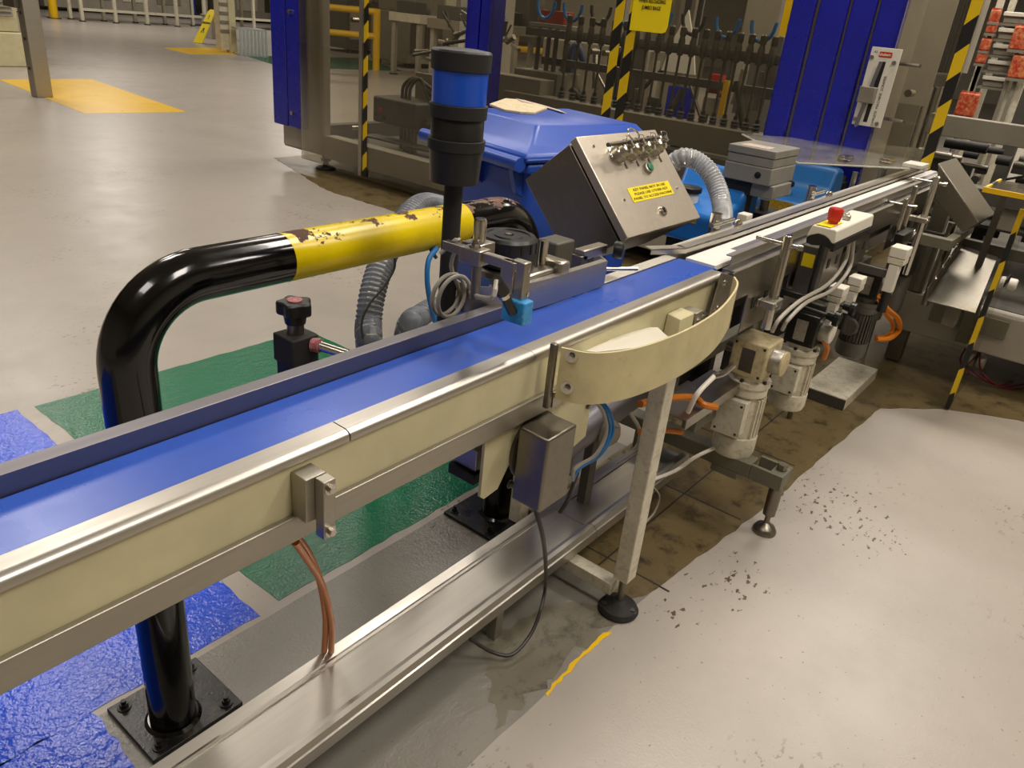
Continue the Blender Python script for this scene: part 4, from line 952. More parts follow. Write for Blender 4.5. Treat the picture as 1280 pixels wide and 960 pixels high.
MB().box(x0 + .03, y0 + .09, zt4 - .21, x0 + .11, y1, zt4 - .1505).build('bracket', M['dark'], gx)
# dark clutter under there
for k, (px, py, sz) in enumerate(((950, 275, .10), (1035, 240, .08), (1052, 232, .06))):
    p = PY(px, py, 1.35); t = thing('valve_unit', ('dark valve unit under the grey electrical box', 'dark valve unit right of the farther blue tank', 'small dark valve unit beside the clear shelf bracket')[k], 'valve', p)
    MB().cbox(p, (sz * 2, sz, sz)).build('body', M['dark'], t, .006); MB().cyl(p + V((0, 0, sz / 2)), p + V((0, 0, sz)), sz * .25).build('solenoid', M['steel_dark'], t)
    MB().cyl(p + V((sz, 0, 0)), p + V((sz * 1.6, -.02, 0)), sz * .15).build('port', M['steel'], t); MB().box(p.x - .02, p.y - .02, 0, p.x + .02, p.y + .02, p.z - sz / 2).build('post', M['dark'], t)
# space under the blue conveyor: hoses and round motor end
p = PY(765, 545, 1.0); t = thing('round_motor', 'small round motor end under the conveyor behind the cream leg', 'motor', p)
MB().lathe([(.035, 0), (.045, .01), (.045, .09), (.040, .10)], p, (.3, 1, 0), 28).build('can', M['greymach'], t); MB().lathe([(.030, 0), (.030, -.006), (.022, -.008)], p, (.3, 1, 0), 28).build('end_ring', M['steel_dark'], t)
MB().box(p.x - .0, 1.06, .12, p.x + .04, 1.09, p.z - .03).build('bracket', M['greydark'], t)
for k, (c_, dx, lab) in enumerate((('bluehose', 0, 'blue air hose looping under the conveyor, outer one'), ('bluehose', .012, 'blue air hose looping under the conveyor, inner one'), ('greycable', -.014, 'pale air hose beside blue ones under the conveyor'))):
    cable([PY(745 + dx * 300, 498, .93), PY(758 + dx * 300, 515, .90), PY(762 + dx * 300, 540, .89), PY(748 + dx * 200, 568, .88), PY(722 + dx * 200, 585, .87), PY(716, 600, .88)], .0055, M[c_], 'air_hose', lab, 'hose', 'air hoses under the conveyor')
cable([PY(775, 500, 1.05), PY(790, 520, 1.03), PY(800, 540, 1.02), PY(795, 560, 1.02), PY(780, 565, 1.0)], .007, M['greycable'], 'grey_conduit', 'grey conduit curving behind the cream leg')
cable([PY(722, 590, .90), PY(715, 610, .90), PY(708, 628, .92), PY(700, 640, .94)], .006, M['darkcable'], 'dark_hose', 'dark hose drooping right of the stainless cover box', 'hose')
t = thing('lower_duct', 'dark blue grey duct running under the conveyor behind the cream leg', 'duct', (2.0, 1.1, .5))
MB().cyl((1.62, 1.08, .42), (2.35, 1.08, .50), .055, n=24).build('tube', M['wallgrey'], t); MB().cyl((1.60, 1.08, .418), (1.64, 1.08, .422), .062, n=24).build('collar', M['steel_dark'], t)

# ---------------------------------------------------------------- blue-framed packing machine
XF = 5.0
pm = thing('packing_machine', 'long grey packing machine with blue corner posts and a row of pickers', 'machine', (6.2, 4, 0))
def bxp(name, mat, *b, par=None, bev=0): return MB().box(*b).build(name, mat, par or pm, bev)
M['framegrey'] = paint('warm_grey_frame', '#a59e90', .4, '#847b6a', .2, 3)
# left corner: grey column, blue cladding strips, foot
col_ = MB().prism([V((XF, 6.27, .14)), V((XF, 6.90, .14)), V((XF + .12, 6.90, .14)), V((XF + .12, 6.27, .14))], (0, 0, 3.3)).build('corner_column', M['framegrey'], pm, .03)
bxp('blue_strip', M['blue_frame'], XF - .07, 6.48, .36, XF - .002, 6.70, 3.4, par=col_, bev=.012)
bxp('blue_strip', M['blue_frame'], XF - .07, 6.712, .36, XF - .002, 6.94, 3.4, par=col_, bev=.012)
def foot(x, y, par=None):
    MB().lathe([(.10, 0), (.10, .012), (.07, .028), (.03, .036), (.025, .075), (.05, .08), (.05, .105), (.03, .11), (.03, .139)], (x, y, .001), (0, 0, 1), 28).build('levelling_foot', M['dark'], par or pm)
foot(XF + .10, 6.34); foot(XF + .12, 1.5); foot(8.0, 6.5); foot(8.0, 1.5)
bxp('base_beam', M['framegrey'], XF + .02, 4.45, .13, XF + .16, 6.268, .34, bev=.006)
bxp('base_beam', M['framegrey'], XF + .02, 1.80, .13, XF + .16, 4.445, .34, bev=.006)
bxp('base_beam', M['greydark'], 7.9, 1.4, .13, 8.05, 6.9, .34)
for y in (1.5, 6.75): bxp('side_beam', M['greydark'], XF + .36, y, .13, 7.9, y + .12, .34)
c2 = bxp('rear_column', M['framegrey'], 7.85, 6.5, .14, 8.1, 6.9, 3.4)
bxp('blue_post', M['blue_frame'], XF - .05, 4.18, .345, XF + .10, 4.305, 3.4, bev=.01)
bxp('blue_post', M['blue_frame'], XF - .05, 4.318, .345, XF + .10, 4.45, 3.4, bev=.01)
bxp('base_stub', M['framegrey'], XF + .17, 4.2, .13, XF + .30, 4.4, .34)
# right big blue column group
ys = [1.27, 1.41, 1.425, 1.56, 1.575, 1.74, 1.76, 1.90]
gc = MB().box(XF + .002, 1.28, .14, XF + .42, 1.90, 3.4).build('corner_column', M['framegrey'], pm, .02)
for k in range(4): bxp('blue_strip', M['blue_frame'], XF - .07, ys[2 * k], .80, XF, ys[2 * k + 1], 3.4, par=gc, bev=.012)
for k in range(3): bxp('cover_joint', M['steel_dark'], XF - .05, ys[2 * k + 1] + .001, .80, XF - .01, ys[2 * k + 2] - .001, 3.4, par=gc)
# doors: clear panels with hazard tape on the free edge
def door(y0, y1, z0, lab, tape_at, tape_w=.06, prof=False):
    t = thing('guard_door', lab, 'door', (XF - .10, (y0 + y1) / 2, z0), 'clear guard doors of the packing machine')
    MB().box(XF - .104, y0, z0, XF - .096, y1, 3.4).build('clear_panel', M['poly'], t)
    yt = tape_at
    if tape_w: MB().box(XF - .112, yt - tape_w / 2, z0, XF - .105, yt + tape_w / 2, 3.4).build('hazard_tape', M['tape'], t)
    if prof: MB().box(XF - .122, yt + .034, z0, XF - .1045, yt + .075, 3.4).build('edge_profile', M['alu'], t)
    for z in (.5, 1.4): MB().cyl((XF - .095, yt + .2, z), (XF + .0, yt + .2, z), .02).build('hinge_stud', M['steel'], t)
    return t
door(4.47, 5.58, .10, 'left clear guard door with black and yellow tape edge by the left blue column', 5.53, .05, True)
door(5.62, 6.46, .10, 'leftmost clear guard door panel ending at the left blue column', 6.42, 0)
door(3.0, 4.16, .55, 'middle clear guard door whose taped edge stands behind the blue bin', 3.035, .065)
door(1.95, 2.96, .55, 'clear guard door between the middle tape edge and the wide blue columns', 2.925, .065)
for o in list(COL.objects):       # second stripe only where the photo shows one
    pass
door(.90, 1.26, 1.035, 'narrow clear guard door with taped edge above the end of the steel conveyor', .93, .055)
# interior: long carrier beam, tray, lower panels
bxp('carrier_beam', M['greymach'], 5.55, 1.9, .80, 5.75, 4.5, .98, bev=.004)
bxp('carrier_ledge', M['greydark'], 5.40, 1.9, .72, 5.549, 4.9, .79, bev=.003)
bxp('carrier_beam', M['greymach'], 5.60, 4.15, .86, 5.80, 4.75, 1.10, bev=.004)
for k in range(6):
    y = 1.92 + k * .40
    bxp('lower_panel', M['greymach'], 5.42, y, .36, 5.44, y + .392, .715, bev=.002)
    for z in (.45, .62): MB().cyl((5.415, y + .05, z), (5.42, y + .05, z), .008, n=8).build('panel_screw', M['dark'], pm)
bxp('cover_bracket', M['framegrey'], 5.28, 2.43, .40, 5.41, 2.53, .76, bev=.004)
bxp('cover_bracket', M['framegrey'], 5.28, 2.18, .40, 5.41, 2.25, .76, bev=.004)
bxp('base_tray', M['greydark'], XF + .2, 1.95, .20, 7.8, 6.5, .24)
# pickers
M['picker'] = paint('picker_metal', '#5e594d', .4, '#2e2b25', .6, 30, metal=.6)
for k in range(19):
    p = PX(704 + k * 13.6, 98 + k * 2.5, 5.68); y = p.y
    pk = MB().cyl((5.68, y, 1.06), (5.68, y, 1.52), .010, n=8).build('picker', M['picker'], pm)
    MB().lathe([(.030, 0), (.022, .012), (.030, .024), (.022, .036), (.030, .048), (.016, .06), (.016, .085)], (5.68, y, .981), (0, 0, 1), 12).build('bellows_cup', M['dark'], pk)
    MB().lathe([(.020, 0), (.026, .02), (.026, .10), (.018, .13), (.024, .14), (.024, .19), (.012, .20)], (5.68, y, 1.42), (0, 0, 1), 10).build('picker_head', M['picker'], pk)
    MB().box(5.70, y - .018, 1.44, 5.78, y + .018, 1.50).build('picker_clamp', M['greydark'], pk)
bxp('picker_rail', M['greydark'], 5.782, 1.9, 1.43, 5.86, 4.5, 1.49)
bxp('picker_rail', M['greydark'], 6.05, 1.9, 1.20, 6.12, 4.5, 1.26)
for k in range(9):
    y = 2.0 + k * .27
    a = [V((5.70 + .0, y + .09 * math.cos(t_) + .09, 1.70 + .13 * math.sin(t_))) for t_ in [math.pi + i * math.pi / 8 for i in range(9)]]
    MB().tube(a, .014, 8).build('air_loop', M['bluehose'] if k % 3 else M['dark'], pm)
for k, y in enumerate((2.02, 2.2)): bxp('yellow_disc_plate', M['yellow'], 5.95, y, 1.62, 5.96, y + .14, 1.86)
# second rank of mechanism behind the pickers: plates with round holes, bars, boxes
rnd = random.Random(21)
for k in range(26):
    y = rnd.uniform(1.9, 4.4); x = rnd.uniform(6.2, 7.6); z = rnd.uniform(.5, 1.1); w = rnd.uniform(.05, .16); h = rnd.uniform(.15, .6)
    MB().box(x, y, z, x + .04, y + w, z + h).build('mechanism_plate', rnd.choice([M['greymach'], M['greydark'], M['picker'], M['steel_dark'], M['dark']]), pm, .003)
for k in range(14):
    y = rnd.uniform(1.9, 4.4); x = rnd.uniform(6.0, 7.4); z = rnd.uniform(.6, 1.2)
    MB().cyl((x, y, z), (x + rnd.uniform(-.1, .1), y + rnd.uniform(-.35, .35), z + rnd.uniform(.1, .5)), rnd.uniform(.012, .035), n=12).build('actuator', rnd.choice([M['steel'], M['picker'], M['dark']]), pm)
M['blueguard'] = M['blue_frame']
bxp('rear_blue_panel', M['blue_frame'], 7.2, 3.55, .6, 7.25, 3.80, 1.1)
pp = PX(893, 105, 6.1); bxp('red_valve', M['red'], 6.1, pp.y - .05, pp.z - .07, 6.18, pp.y + .05, pp.z + .07)
pp = PX(905, 118, 6.0); bxp('yellow_stop', M['yellow'], 6.0, pp.y - .02, pp.z - .16, 6.03, pp.y + .02, pp.z + .10)
pp = PX(852, 62, 6.4); MB().prism([V((6.4, pp.y - .16, pp.z - .18)), V((6.4, pp.y + .16, pp.z - .18)), V((6.4, pp.y + .10, pp.z + .05)), V((6.4, pp.y, pp.z + .30)), V((6.4, pp.y - .10, pp.z + .05))], (.02, 0, 0)).build('white_funnel_plate', M['white'], pm)
# gripper head with red block, dark blue hose bundle
pp = PX(694, 20, 6.0)
MB().box(5.95, pp.y - .13, pp.z - .06, 6.1, pp.y + .13, pp.z + .04).build('red_block', paint('red_oxide_block', '#8c2a18', .5, '#3b1710', .6, 20), pm, .005)
MB().box(5.90, pp.y - .20, pp.z - .10, 6.15, pp.y + .20, pp.z - .065).build('head_plate', M['greymach'], pm, .003)
for dy in (-.15, -.04, .04, .15): MB().cyl((6.0, pp.y + dy, .99), (6.0, pp.y + dy, pp.z - .10), .02, n=10).build('head_column', M['picker'], pm)
bxp('head_base', M['greymach'], 5.85, pp.y - .2, .86, 6.2, pp.y + .28, 1.15, bev=.005)
q = PX(716, 70, 6.2)
for k in range(4): MB().tube(spl([V((6.2 + k * .03, q.y + .06 - k * .05, .9)), V((6.22, q.y + .10 - k * .03, 1.15)), V((6.25, q.y + .02, 1.38)), V((6.3, q.y - .10, 1.2))], 6), .035, 10).build('hose_bundle', M['navy'] if 'navy' in M else M.setdefault('navy', plastic('navy_hose', '#1d2c4a', .5)), pm)
# dark gripper cluster left of the pickers
rnd = random.Random(5)
for k in range(26):
    p = PX(rnd.uniform(525, 660), rnd.uniform(30, 85), rnd.uniform(5.9, 6.9)); d = V((rnd.uniform(-.1, .1), rnd.uniform(-.28, .28), rnd.uniform(-.12, .16)))
    MB().cyl(p, p + d, rnd.uniform(.01, .03), n=8).build('gripper_arm', rnd.choice([M['picker'], M['dark'], M['steel_dark']]), pm)
# transmission unit behind the left door
bxp('drive_plate', M['greymach'], 5.75, 4.60, .50, 5.80, 5.78, .98, bev=.004)
for y in (5.02, 5.20): MB().cyl((5.735, y, .72), (5.75, y, .72), .075, n=24).build('round_opening', M['dark'], pm)
bp_ = bxp('bearing_plate', M['dark'], 5.72, 4.66, .60, 5.749, 4.92, .88)
MB().lathe([(.07, 0), (.07, .02), (.045, .02), (.045, .005)], (5.72, 4.79, .76), (-1, 0, 0), 24).build('bearing_ring', M['steel'], bp_)
bxp('drive_ledge', M['steel_dark'], 5.50, 4.60, .565, 5.749, 5.40, .585)
cb2 = bxp('drawer_box', M['greymach'], 5.55, 4.62, .32, 5.95, 5.24, .56, bev=.006)
MB().cbox((5.545, 4.96, .46), (.012, .26, .045)).build('drawer_handle', M['dark'], cb2, .004)
mt = bxp('servo_drive_box', M['greydark'], 5.42, 5.42, .50, 5.85, 6.02, .74, bev=.02)
for k, (y, z) in enumerate(((5.9, .62), (5.85, .55), (5.96, .58))): MB().cyl((5.40, y, z), (5.42, y, z), .022, n=16).build('connector_socket', M['dark'] if k else M['red'], mt)
for k in range(3): MB().tube(spl([V((5.6, 5.80 - k * .05, .74)), V((5.6, 5.78 - k * .05, .86)), V((5.62, 5.66 - k * .04, .94)), V((5.66, 5.5, .88 - k * .05)), V((5.74, 5.42, .80 - k * .05))], 6), .016, 8).build('power_cable', M['greydark'], mt)
for k in range(5): MB().cyl((5.5 + k * .05, 5.5 + k * .1, .24), (5.5 + k * .05, 5.5 + k * .1, .499), .02, n=8).build('support_pin', M['steel_dark'], pm)
bxp('base_tray', M['greydark'], XF + .36, 4.6, .345, 5.54, 6.1, .36)
# roof beams closing the top
bxp('roof_beam', M['framegrey'], XF, 1.3, 3.41, XF + .2, 6.9, 3.6); bxp('roof_beam', M['framegrey'], 7.9, 1.3, 3.41, 8.1, 6.9, 3.6)
# yellow notice on the middle door
n0_ = PX(786, 36, XF - .12); n1_ = PX(838, 36, XF - .12)
yn = thing('yellow_notice', 'yellow notice sheet with two lines of print on the clear door', 'notice', (XF - .12, (n0_.y + n1_.y) / 2, n0_.z))
ya, yb = n0_.y - .008, n1_.y + .02; zz = PX(810, 40, XF - .12).z
MB().prism([V((XF - .125, ya, zz + .45)), V((XF - .125, ya, zz)), V((XF - .125, yb + .035, zz)), V((XF - .125, yb + .01, zz + .01)), V((XF - .125, yb, zz + .04)), V((XF - .125, yb, zz + .45))], (.003, 0, 0)).build('sheet', M['signyellow'], yn)
for s, py in (('WHEN RELOADING', 2.0), ('JUMBO BAGS', 10.5)):
    p = PX(817, py, XF - .126); text_mesh('lettering', s, V((XF - .1265, (ya + yb) / 2, p.z)), (0, -1, 0), (0, 0, 1), .032, M['ink'], yn, bold=.0006, width=abs(yb - ya) * (.72 if s[0] == 'W' else .5))
# white tool board
tb_ = thing('tool_board', 'white tool board with red nameplate and a hanging grey scraper bar', 'board', (4.86, 1.1, 1.4))
XB = 4.86
q0, q1, q2, q3 = PX(1091, 57, XB), PX(1129, 63, XB), PX(1099, 162, XB), PX(1065, 153, XB)
y1_, y0_ = (q0.y + q3.y) / 2, (q1.y + q2.y) / 2; z1_, z0_ = (q0.z + q1.z) / 2, (q2.z + q3.z) / 2
bd_ = MB().box(XB, y0_, z0_, XB + .006, y1_, z1_).build('board', M['white'], tb_, .0015)
W_, H_ = y1_ - y0_, z1_ - z0_
def tbp(u_, v_, o=0): return V((XB - o, y1_ - u_ * W_, z1_ - v_ * H_))
pl_ = []
for (cu_, cv_, a0) in ((.70, .075, 0), (.70, .075, 1), (.30, .075, 2), (.30, .075, 3)): pass
w2, h2 = W_ * .22, H_ * .035; cxy = tbp(.5, .085, .0008)
pill = []
for sy, sz, a0 in ((-1, 1, 0), (1, 1, 1), (1, -1, 2), (-1, -1, 3)):
    for i in range(5):
        an = a0 * math.pi / 2 + i * math.pi / 8; r_ = h2 * .5
        pill.append(cxy + V((0, (sy * (w2 - r_)) + r_ * -math.cos(an), (sz * (h2 - r_)) + r_ * math.sin(an))))
MB().prism(pill, (.0006, 0, 0)).build('nameplate', M['red'], bd_)
text_mesh('lettering', 'Schubert 1', cxy + V((-.0008, 0, 0)), (0, -1, 0), (0, 0, 1), h2 * 1.35, M['white'], bd_, bold=.0006, sx=.95)
text_mesh('lettering', 'COMPLETE  MACHINE  SCRAPER', tbp(.70, .68, .0006), (0, 0, 1), (0, 1, 0), W_ * .12, M['ink'], bd_, sx=1.0)
text_mesh('lettering', 'A3', tbp(.16, .06, .0006), (0, -1, 0), (0, 0, 1), W_ * .10, M['steel_dark'], bd_)
MB().prism([tbp(.42, .17, .001), tbp(.58, .17, .001), tbp(.50, .95, .001), tbp(.36, .95, .001)], (.0008, 0, 0)).build('tool_shadow', M['ink'], bd_)
for u_, v_ in ((.08, .13), (.85, .17), (.08, .93), (.86, .95)): MB().cyl(tbp(u_, v_, 0), tbp(u_, v_, .012), .011, n=14).build('stud', M['steel'], bd_)
sc2 = thing('scraper_bar', 'flat grey scraper bar clipped on the white tool board', 'scraper', tbp(.35, .9, .02))
MB().prism([tbp(.40, .17, .03), tbp(.52, .17, .03), tbp(.30, 1.0, .04), tbp(.22, 1.03, .04), tbp(.16, 1.0, .04)], (.006, 0, 0)).build('bar', M['wallgrey'], sc2, .001)
MB().cbox(tbp(.30, .60, .022), (.05, .085, .085)).build('clip', M['greymach'], sc2, .004)
# mounting arm of board
MB().cyl((XB + .006, 1.1, z0_ + .05), (XF + .002, 1.34, z0_ + .05), .01).build('mounting_rod', M['steel'], tb_); MB().cyl((XB + .006, 1.1, z1_ - .07), (XF + .002, 1.34, z1_ - .07), .01).build('mounting_rod', M['steel'], tb_)

# clear shelf over the conveyor end
ZS = 1.06
s0, s1, s2, s3 = PZ(928, 169, ZS), PZ(997, 205, ZS), PZ(1158, 213, ZS), PZ(1162, 188, ZS)
cs = thing('clear_shelf', 'horizontal clear plastic cover sheet above the end of the steel conveyor', 'cover', ((s0.x + s2.x) / 2, (s0.y + s2.y) / 2, ZS))
pts_ = [s0, s1, s2, s3]
MB().prism(pts_, (0, 0, .010)).build('sheet', M['poly_haze'], cs)
MB().tube([s0 + V((-.004, 0, .005)), s1 + V((-.004, -.004, .005)), s2 + V((0, -.004, .005))], .005, 6).build('polished_edge', M['milk'] if 'milk' in M else M.setdefault('milk', plastic('cut_plastic_edge', '#b9b6a8', .35)), cs)
for f_ in (.45, .78):
    p = s1.lerp(s2, f_) + V((.05, .08, .011)); MB().cbox(p + V((0, 0, .014)), (.12, .05, .028)).build('handle_block', M['poly'], cs, .003)
MB().box(s2.x - .10, s2.y + .005, ZS + .0105, s2.x + .05, s2.y + .10, ZS + .03).build('end_clip', M['white'], cs, .002)
for p, y_ in ((s1.lerp(s2, .12), 1.06), (s1.lerp(s2, .95), 1.06)): MB().cyl((p.x + .03, y_, .95), (p.x + .03, y_, ZS), .012).build('shelf_post', M['steel'], cs)

# ---------------------------------------------------------------- machine on the right
XR = 4.62
rm = thing('infeed_machine', 'grey infeed machine on the right with dark mechanism and light base beam', 'machine', (5.6, -.6, 0))
def rb(name, mat, *b, bev=0, par=None): return MB().box(*b).build(name, mat, par or rm, bev)
rb('base_beam', M['framegrey'], XR, -3.2, .20, XR + .12, .79, .42, bev=.006)
rb('beam_bracket', M['olive'], XR - .02, .25, .30, XR - .001, .62, .40, bev=.003); rb('beam_bracket', M['olive'], XR - .06, .40, .24, XR - .021, .46, .50, bev=.003)
rb('lower_shelf', M['greydark'], XR + .13, -3.2, .40, 7.4, .78, .42)
for y in (-2.9, -.9, .70): 
    rb('leg', M['olive'], XR + .02, y, .012, XR + .10, y + .08, .199); rb('upright', M['olive'], XR + .02, y, .421, XR + .10, y + .08, 1.02)
    rb('upright', M['greydark'], 6.4, y, .421, 6.5, y + .08, 1.5)
rb('top_beam', M['greymach'], XR + .95, -3.2, 1.16, XR + 1.07, 1.12, 1.28, bev=.004)
rb('top_beam', M['greydark'], XR + .85, -3.2, .84, XR + .94, 1.10, .92, bev=.004)
rnd = random.Random(31)
for k in range(46):
    p = V((rnd.uniform(5.42, 6.5), rnd.uniform(-1.1, 1.0), rnd.uniform(.80, 1.12))); ax = rnd.choice([V((1, 0, 0)), V((0, 1, 0)), V((0, 1, 0)), V((0, 0, .5))])
    MB().cyl(p, p + ax * rnd.uniform(.08, .35), rnd.uniform(.010, .035), n=10).build('roller_shaft', rnd.choice([M['steel'], M['steel_dark'], M['picker'], M['dark'], M['dark']]), rm)
for k in range(34):
    p = V((rnd.uniform(5.42, 6.5), rnd.uniform(-1.1, 1.05), rnd.uniform(.75, 1.08))); MB().cbox(p, [rnd.uniform(.03, .14) for _ in range(3)]).build('mechanism_block', rnd.choice([M['greymach'], M['greydark'], M['dark'], M['dark'], M['olive']]), rm, .004)
rb('inner_shelf', M['dark'], 5.40, -3.0, .70, 6.6, 1.1, .72)
rb('top_beam', M['greydark'], XR + .3, -3.2, .90, XR + .42, .78, .98, bev=.004)
qa, qb = PX(1126, 295, 4.05), PX(1187, 312, 4.05); rb('cross_beam', M['olive'], 4.05, qb.y, qa.z - .02, 4.10, qa.y, qa.z + .03, bev=.003)
rb('beam_arm', M['olive'], 4.1005, qb.y + .005, qa.z - .02, XR + .02, qb.y + .045, qa.z + .02, bev=.002)
rb('cross_beam', M['greydark'], XR, -.9, .70, XR + .05, .8, .76, bev=.003)
for k in range(5): rb('slat', M['olive'], XR + .0, .46 + k * .085, .43, XR + .03, .49 + k * .085, .695, bev=.002)
rnd = random.Random(11)
for k in range(70):
    p = V((rnd.uniform(XR + .2, 6.6), rnd.uniform(-2.2, .66), rnd.uniform(.5, .98))); s_ = [rnd.uniform(.03, .18) for _ in range(3)]
    MB().cbox(p, s_).build('mechanism_block', rnd.choice([M['greymach'], M['greydark'], M['dark'], M['steel_dark'], M['olive'], M['dark']]), rm, .004)
for k in range(50):
    p = V((rnd.uniform(XR + .15, 6.2), rnd.uniform(-2.2, .3), rnd.uniform(.5, 1.0))); ax = rnd.choice([V((1, 0, 0)), V((0, 1, 0)), V((0, 0, 1))])
    MB().cyl(p, p + ax * rnd.uniform(.1, .5), rnd.uniform(.006, .025), n=10).build('shaft', rnd.choice([M['steel'], M['steel_dark'], M['picker'], M['dark']]), rm)
for k in range(14):
    p = V((rnd.uniform(XR + .5, 6.0), rnd.uniform(-1.6, .7), rnd.uniform(1.0, 1.25)))
    MB().tube(spl([p, p + V((0, rnd.uniform(-.2, .2), .12)), p + V((.05, rnd.uniform(-.3, .3), .02)), p + V((.1, rnd.uniform(-.3, .3), -.12))], 6), .008, 6).build('air_tube', rnd.choice([M['dark'], M['dark'], M['white']]), rm)
# back sheet wall of that machine
yv = PX(1172, 60, 6.7).y
rb('back_sheet', M['greymach'], 6.7, yv, .43, 6.74, 2.0, 3.3, bev=.003)
for k in range(3): rb('sheet_joint', M['greydark'], 6.69, yv + .15 + k * .3, .43, 6.699, yv + .162 + k * .3, 3.3)
rb('bright_sheet', M['framegrey'], 6.2, PX(1180, 60, 6.2).y, 1.28, 6.22, PX(1140, 60, 6.2).y, 3.0)
# steel hood (tilted) and chute
hd = thing('steel_hood', 'tilted stainless steel box hood beside the end of the conveyor', 'hood', (4.3, .5, .9))
def on(px, py, x): return PX(px, py, x)
h0, h1, h2_, h3 = PX(1173, 205, 4.30), PX(1223, 278, 4.30), PX(1203, 291, 4.30), PX(1168, 248, 4.30)
k0 = PX(1195, 198, 4.52)
vec = k0 - h0
MB().prism([h0, h1, h2_, h3], vec).build('hood_shell', M['steel_dark'], hd, .004)
MB().prism([h0 + V((-.001, 0, .003)), h1 + V((-.001, 0, .003)), h1 + V((-.001, 0, -.005)), h0 + V((-.001, 0, -.005))], vec * 1.01).build('folded_edge', M['steel'], hd, .001)
MB().cyl((h1.x + .1, h1.y + .12, .43), (h1.x + .1, h1.y + .12, h2_.z + .02), .018).build('support_tube', M['steel_dark'], hd)
ch = thing('steel_chute', 'wide sloping stainless chute tray below the tilted hood', 'chute', (4.3, .4, .6))
c0, c1_, c2_, c3 = PZ(1158, 376, .56), PZ(1219, 392, .56), PX(1247, 322, 4.62), PX(1203, 308, 4.62)
MB().prism([c0, c1_, c2_, c3], (0, 0, .004)).build('tray_sheet', M['steel_dark'], ch, .001)
MB().prism([c0, c3, c3 + V((0, .01, .06)), c0 + V((0, .01, .06))], (0, .004, 0)).build('side_wall', M['steel_dark'], ch, .001)
for f_ in (.2, .4, .6, .8): p = c0.lerp(c3, f_) + V((0, .012, .05)); MB().bolt(p, (0, -1, 0), .008, .006).build('bolt', M['steel_bright'], ch)
mid = (c0 + c1_) / 2
MB().box(mid.x + .10, mid.y - .03, .44, mid.x + .18, mid.y + .03, .56).build('chute_bracket', M['olive'], ch, .003)
# open clear door of the right machine, standing out along X
D0 = PZ(1183, 512, 0.0)
dd = thing('open_guard_door', 'open clear guard door with taped edge standing out at the right', 'door', (D0.x, D0.y, 0))
top_ = 1.02
MB().box(D0.x + .001, D0.y - .006, .02, D0.x + .42, D0.y + .006, top_).build('clear_panel', M['poly'], dd)
MB().box(D0.x - .012, D0.y - .010, .01, D0.x, D0.y + .010, top_).build('hazard_tape', M['tape'], dd)
MB().box(D0.x + .001, D0.y - .0105, .01, D0.x + .035, D0.y - .0065, top_).build('hazard_tape', M['tape'], dd)
def cap_knob(px, py, dx):
    p = PX(px, py, D0.x + dx); return p
for px, py, xx in ((1261, 355, .30), (1276, 411, .15), (1222, 452, .28)):
    p = PY(px, py, D0.y - .008); MB().lathe([(.034, 0), (.034, .032), (.028, .038)], p, (0, -1, 0), 24).build('hinge_knob', M['white'], dd)
    MB().box(p.x - .01, D0.y + .0065, p.z - .02, p.x + .18, D0.y + .016, p.z + .02).build('hinge_strap', M['dark'], dd)
# second clear guard: horizontal top with taped edges
g0, g1_ = PZ(1232, 239, 1.08), PZ(1272, 214, 1.08); g2_ = PZ(1282, 249, 1.08)
cg = thing('clear_cover', 'clear horizontal cover sheet with yellow taped corner at the right edge', 'cover', g0)
dx_, dy_ = .42, -.9
MB().prism([g0, g0 + V((dx_, 0, 0)), g0 + V((dx_, dy_, 0)), g0 + V((0, dy_, 0))], (0, 0, .010)).build('sheet', M['poly'], cg)
MB().box(g0.x - .004, g0.y + .001, g0.z - .006, g0.x + dx_, g0.y + .012, g0.z + .016).build('hazard_tape', M['tape'], cg)
MB().box(g0.x - .014, g0.y + dy_, g0.z - .004, g0.x - .001, g0.y + .012, g0.z + .018).build('yellow_tape', M['yellow'], cg)
MB().box(g0.x + .38, g0.y - .05, .43, g0.x + .41, g0.y - .02, g0.z - .001).build('corner_post', M['greydark'], cg)
p = PX(1279, 212, g0.x + .1); MB().cbox((g0.x + .30, g0.y - .18, g0.z + .03), (.10, .08, .04)).build('white_block', M['white'], cg, .004)
# red cables on the floor under it
for k in range(3): cable([V((4.75, .35 + k * .03, .20)), V((4.7, .30 + k * .05, .08)), V((4.72, .18 + k * .02, .02)), V((4.9, .05 + k * .05, .01))], .005, plastic('dark_red_cable', '#6b1420', .5), 'red_cable', ('left', 'middle', 'right')[k] + ' one of three thin dark red cables trailing under the right machine', group='red cables on the floor')

# ---------------------------------------------------------------- hall background
def G(px, py): p = PZ(px, py, 0); p.z = 0; return p
# slotted steel post, upper left
p = G(53, 121); sp2 = thing('steel_post', 'galvanised steel post with a side bracket by the yellow floor square', 'post', p)
MB().prism([p + V((-.10, -.09, 0)), p + V((.10, -.09, 0)), p + V((.10, .09, 0)), p + V((-.10, .09, 0))], (0, 0, 3.5)).build('post', M['alu'], sp2, .008)
for z in (.35, .7, 1.0): MB().cyl(p + V((-.101, 0, z)), p + V((-.106, 0, z)), .02, n=10).build('slot', M['dark'], sp2)
MB().box(p.x - .16, p.y + .0, 1.05, p.x - .101, p.y + .34, 1.17).build('bracket', M['steel_dark'], sp2, .006)
MB().box(p.x - .15, p.y + .12, 1.17, p.x - .11, p.y + .22, 1.45).build('strap', M['dark'], sp2, .004)
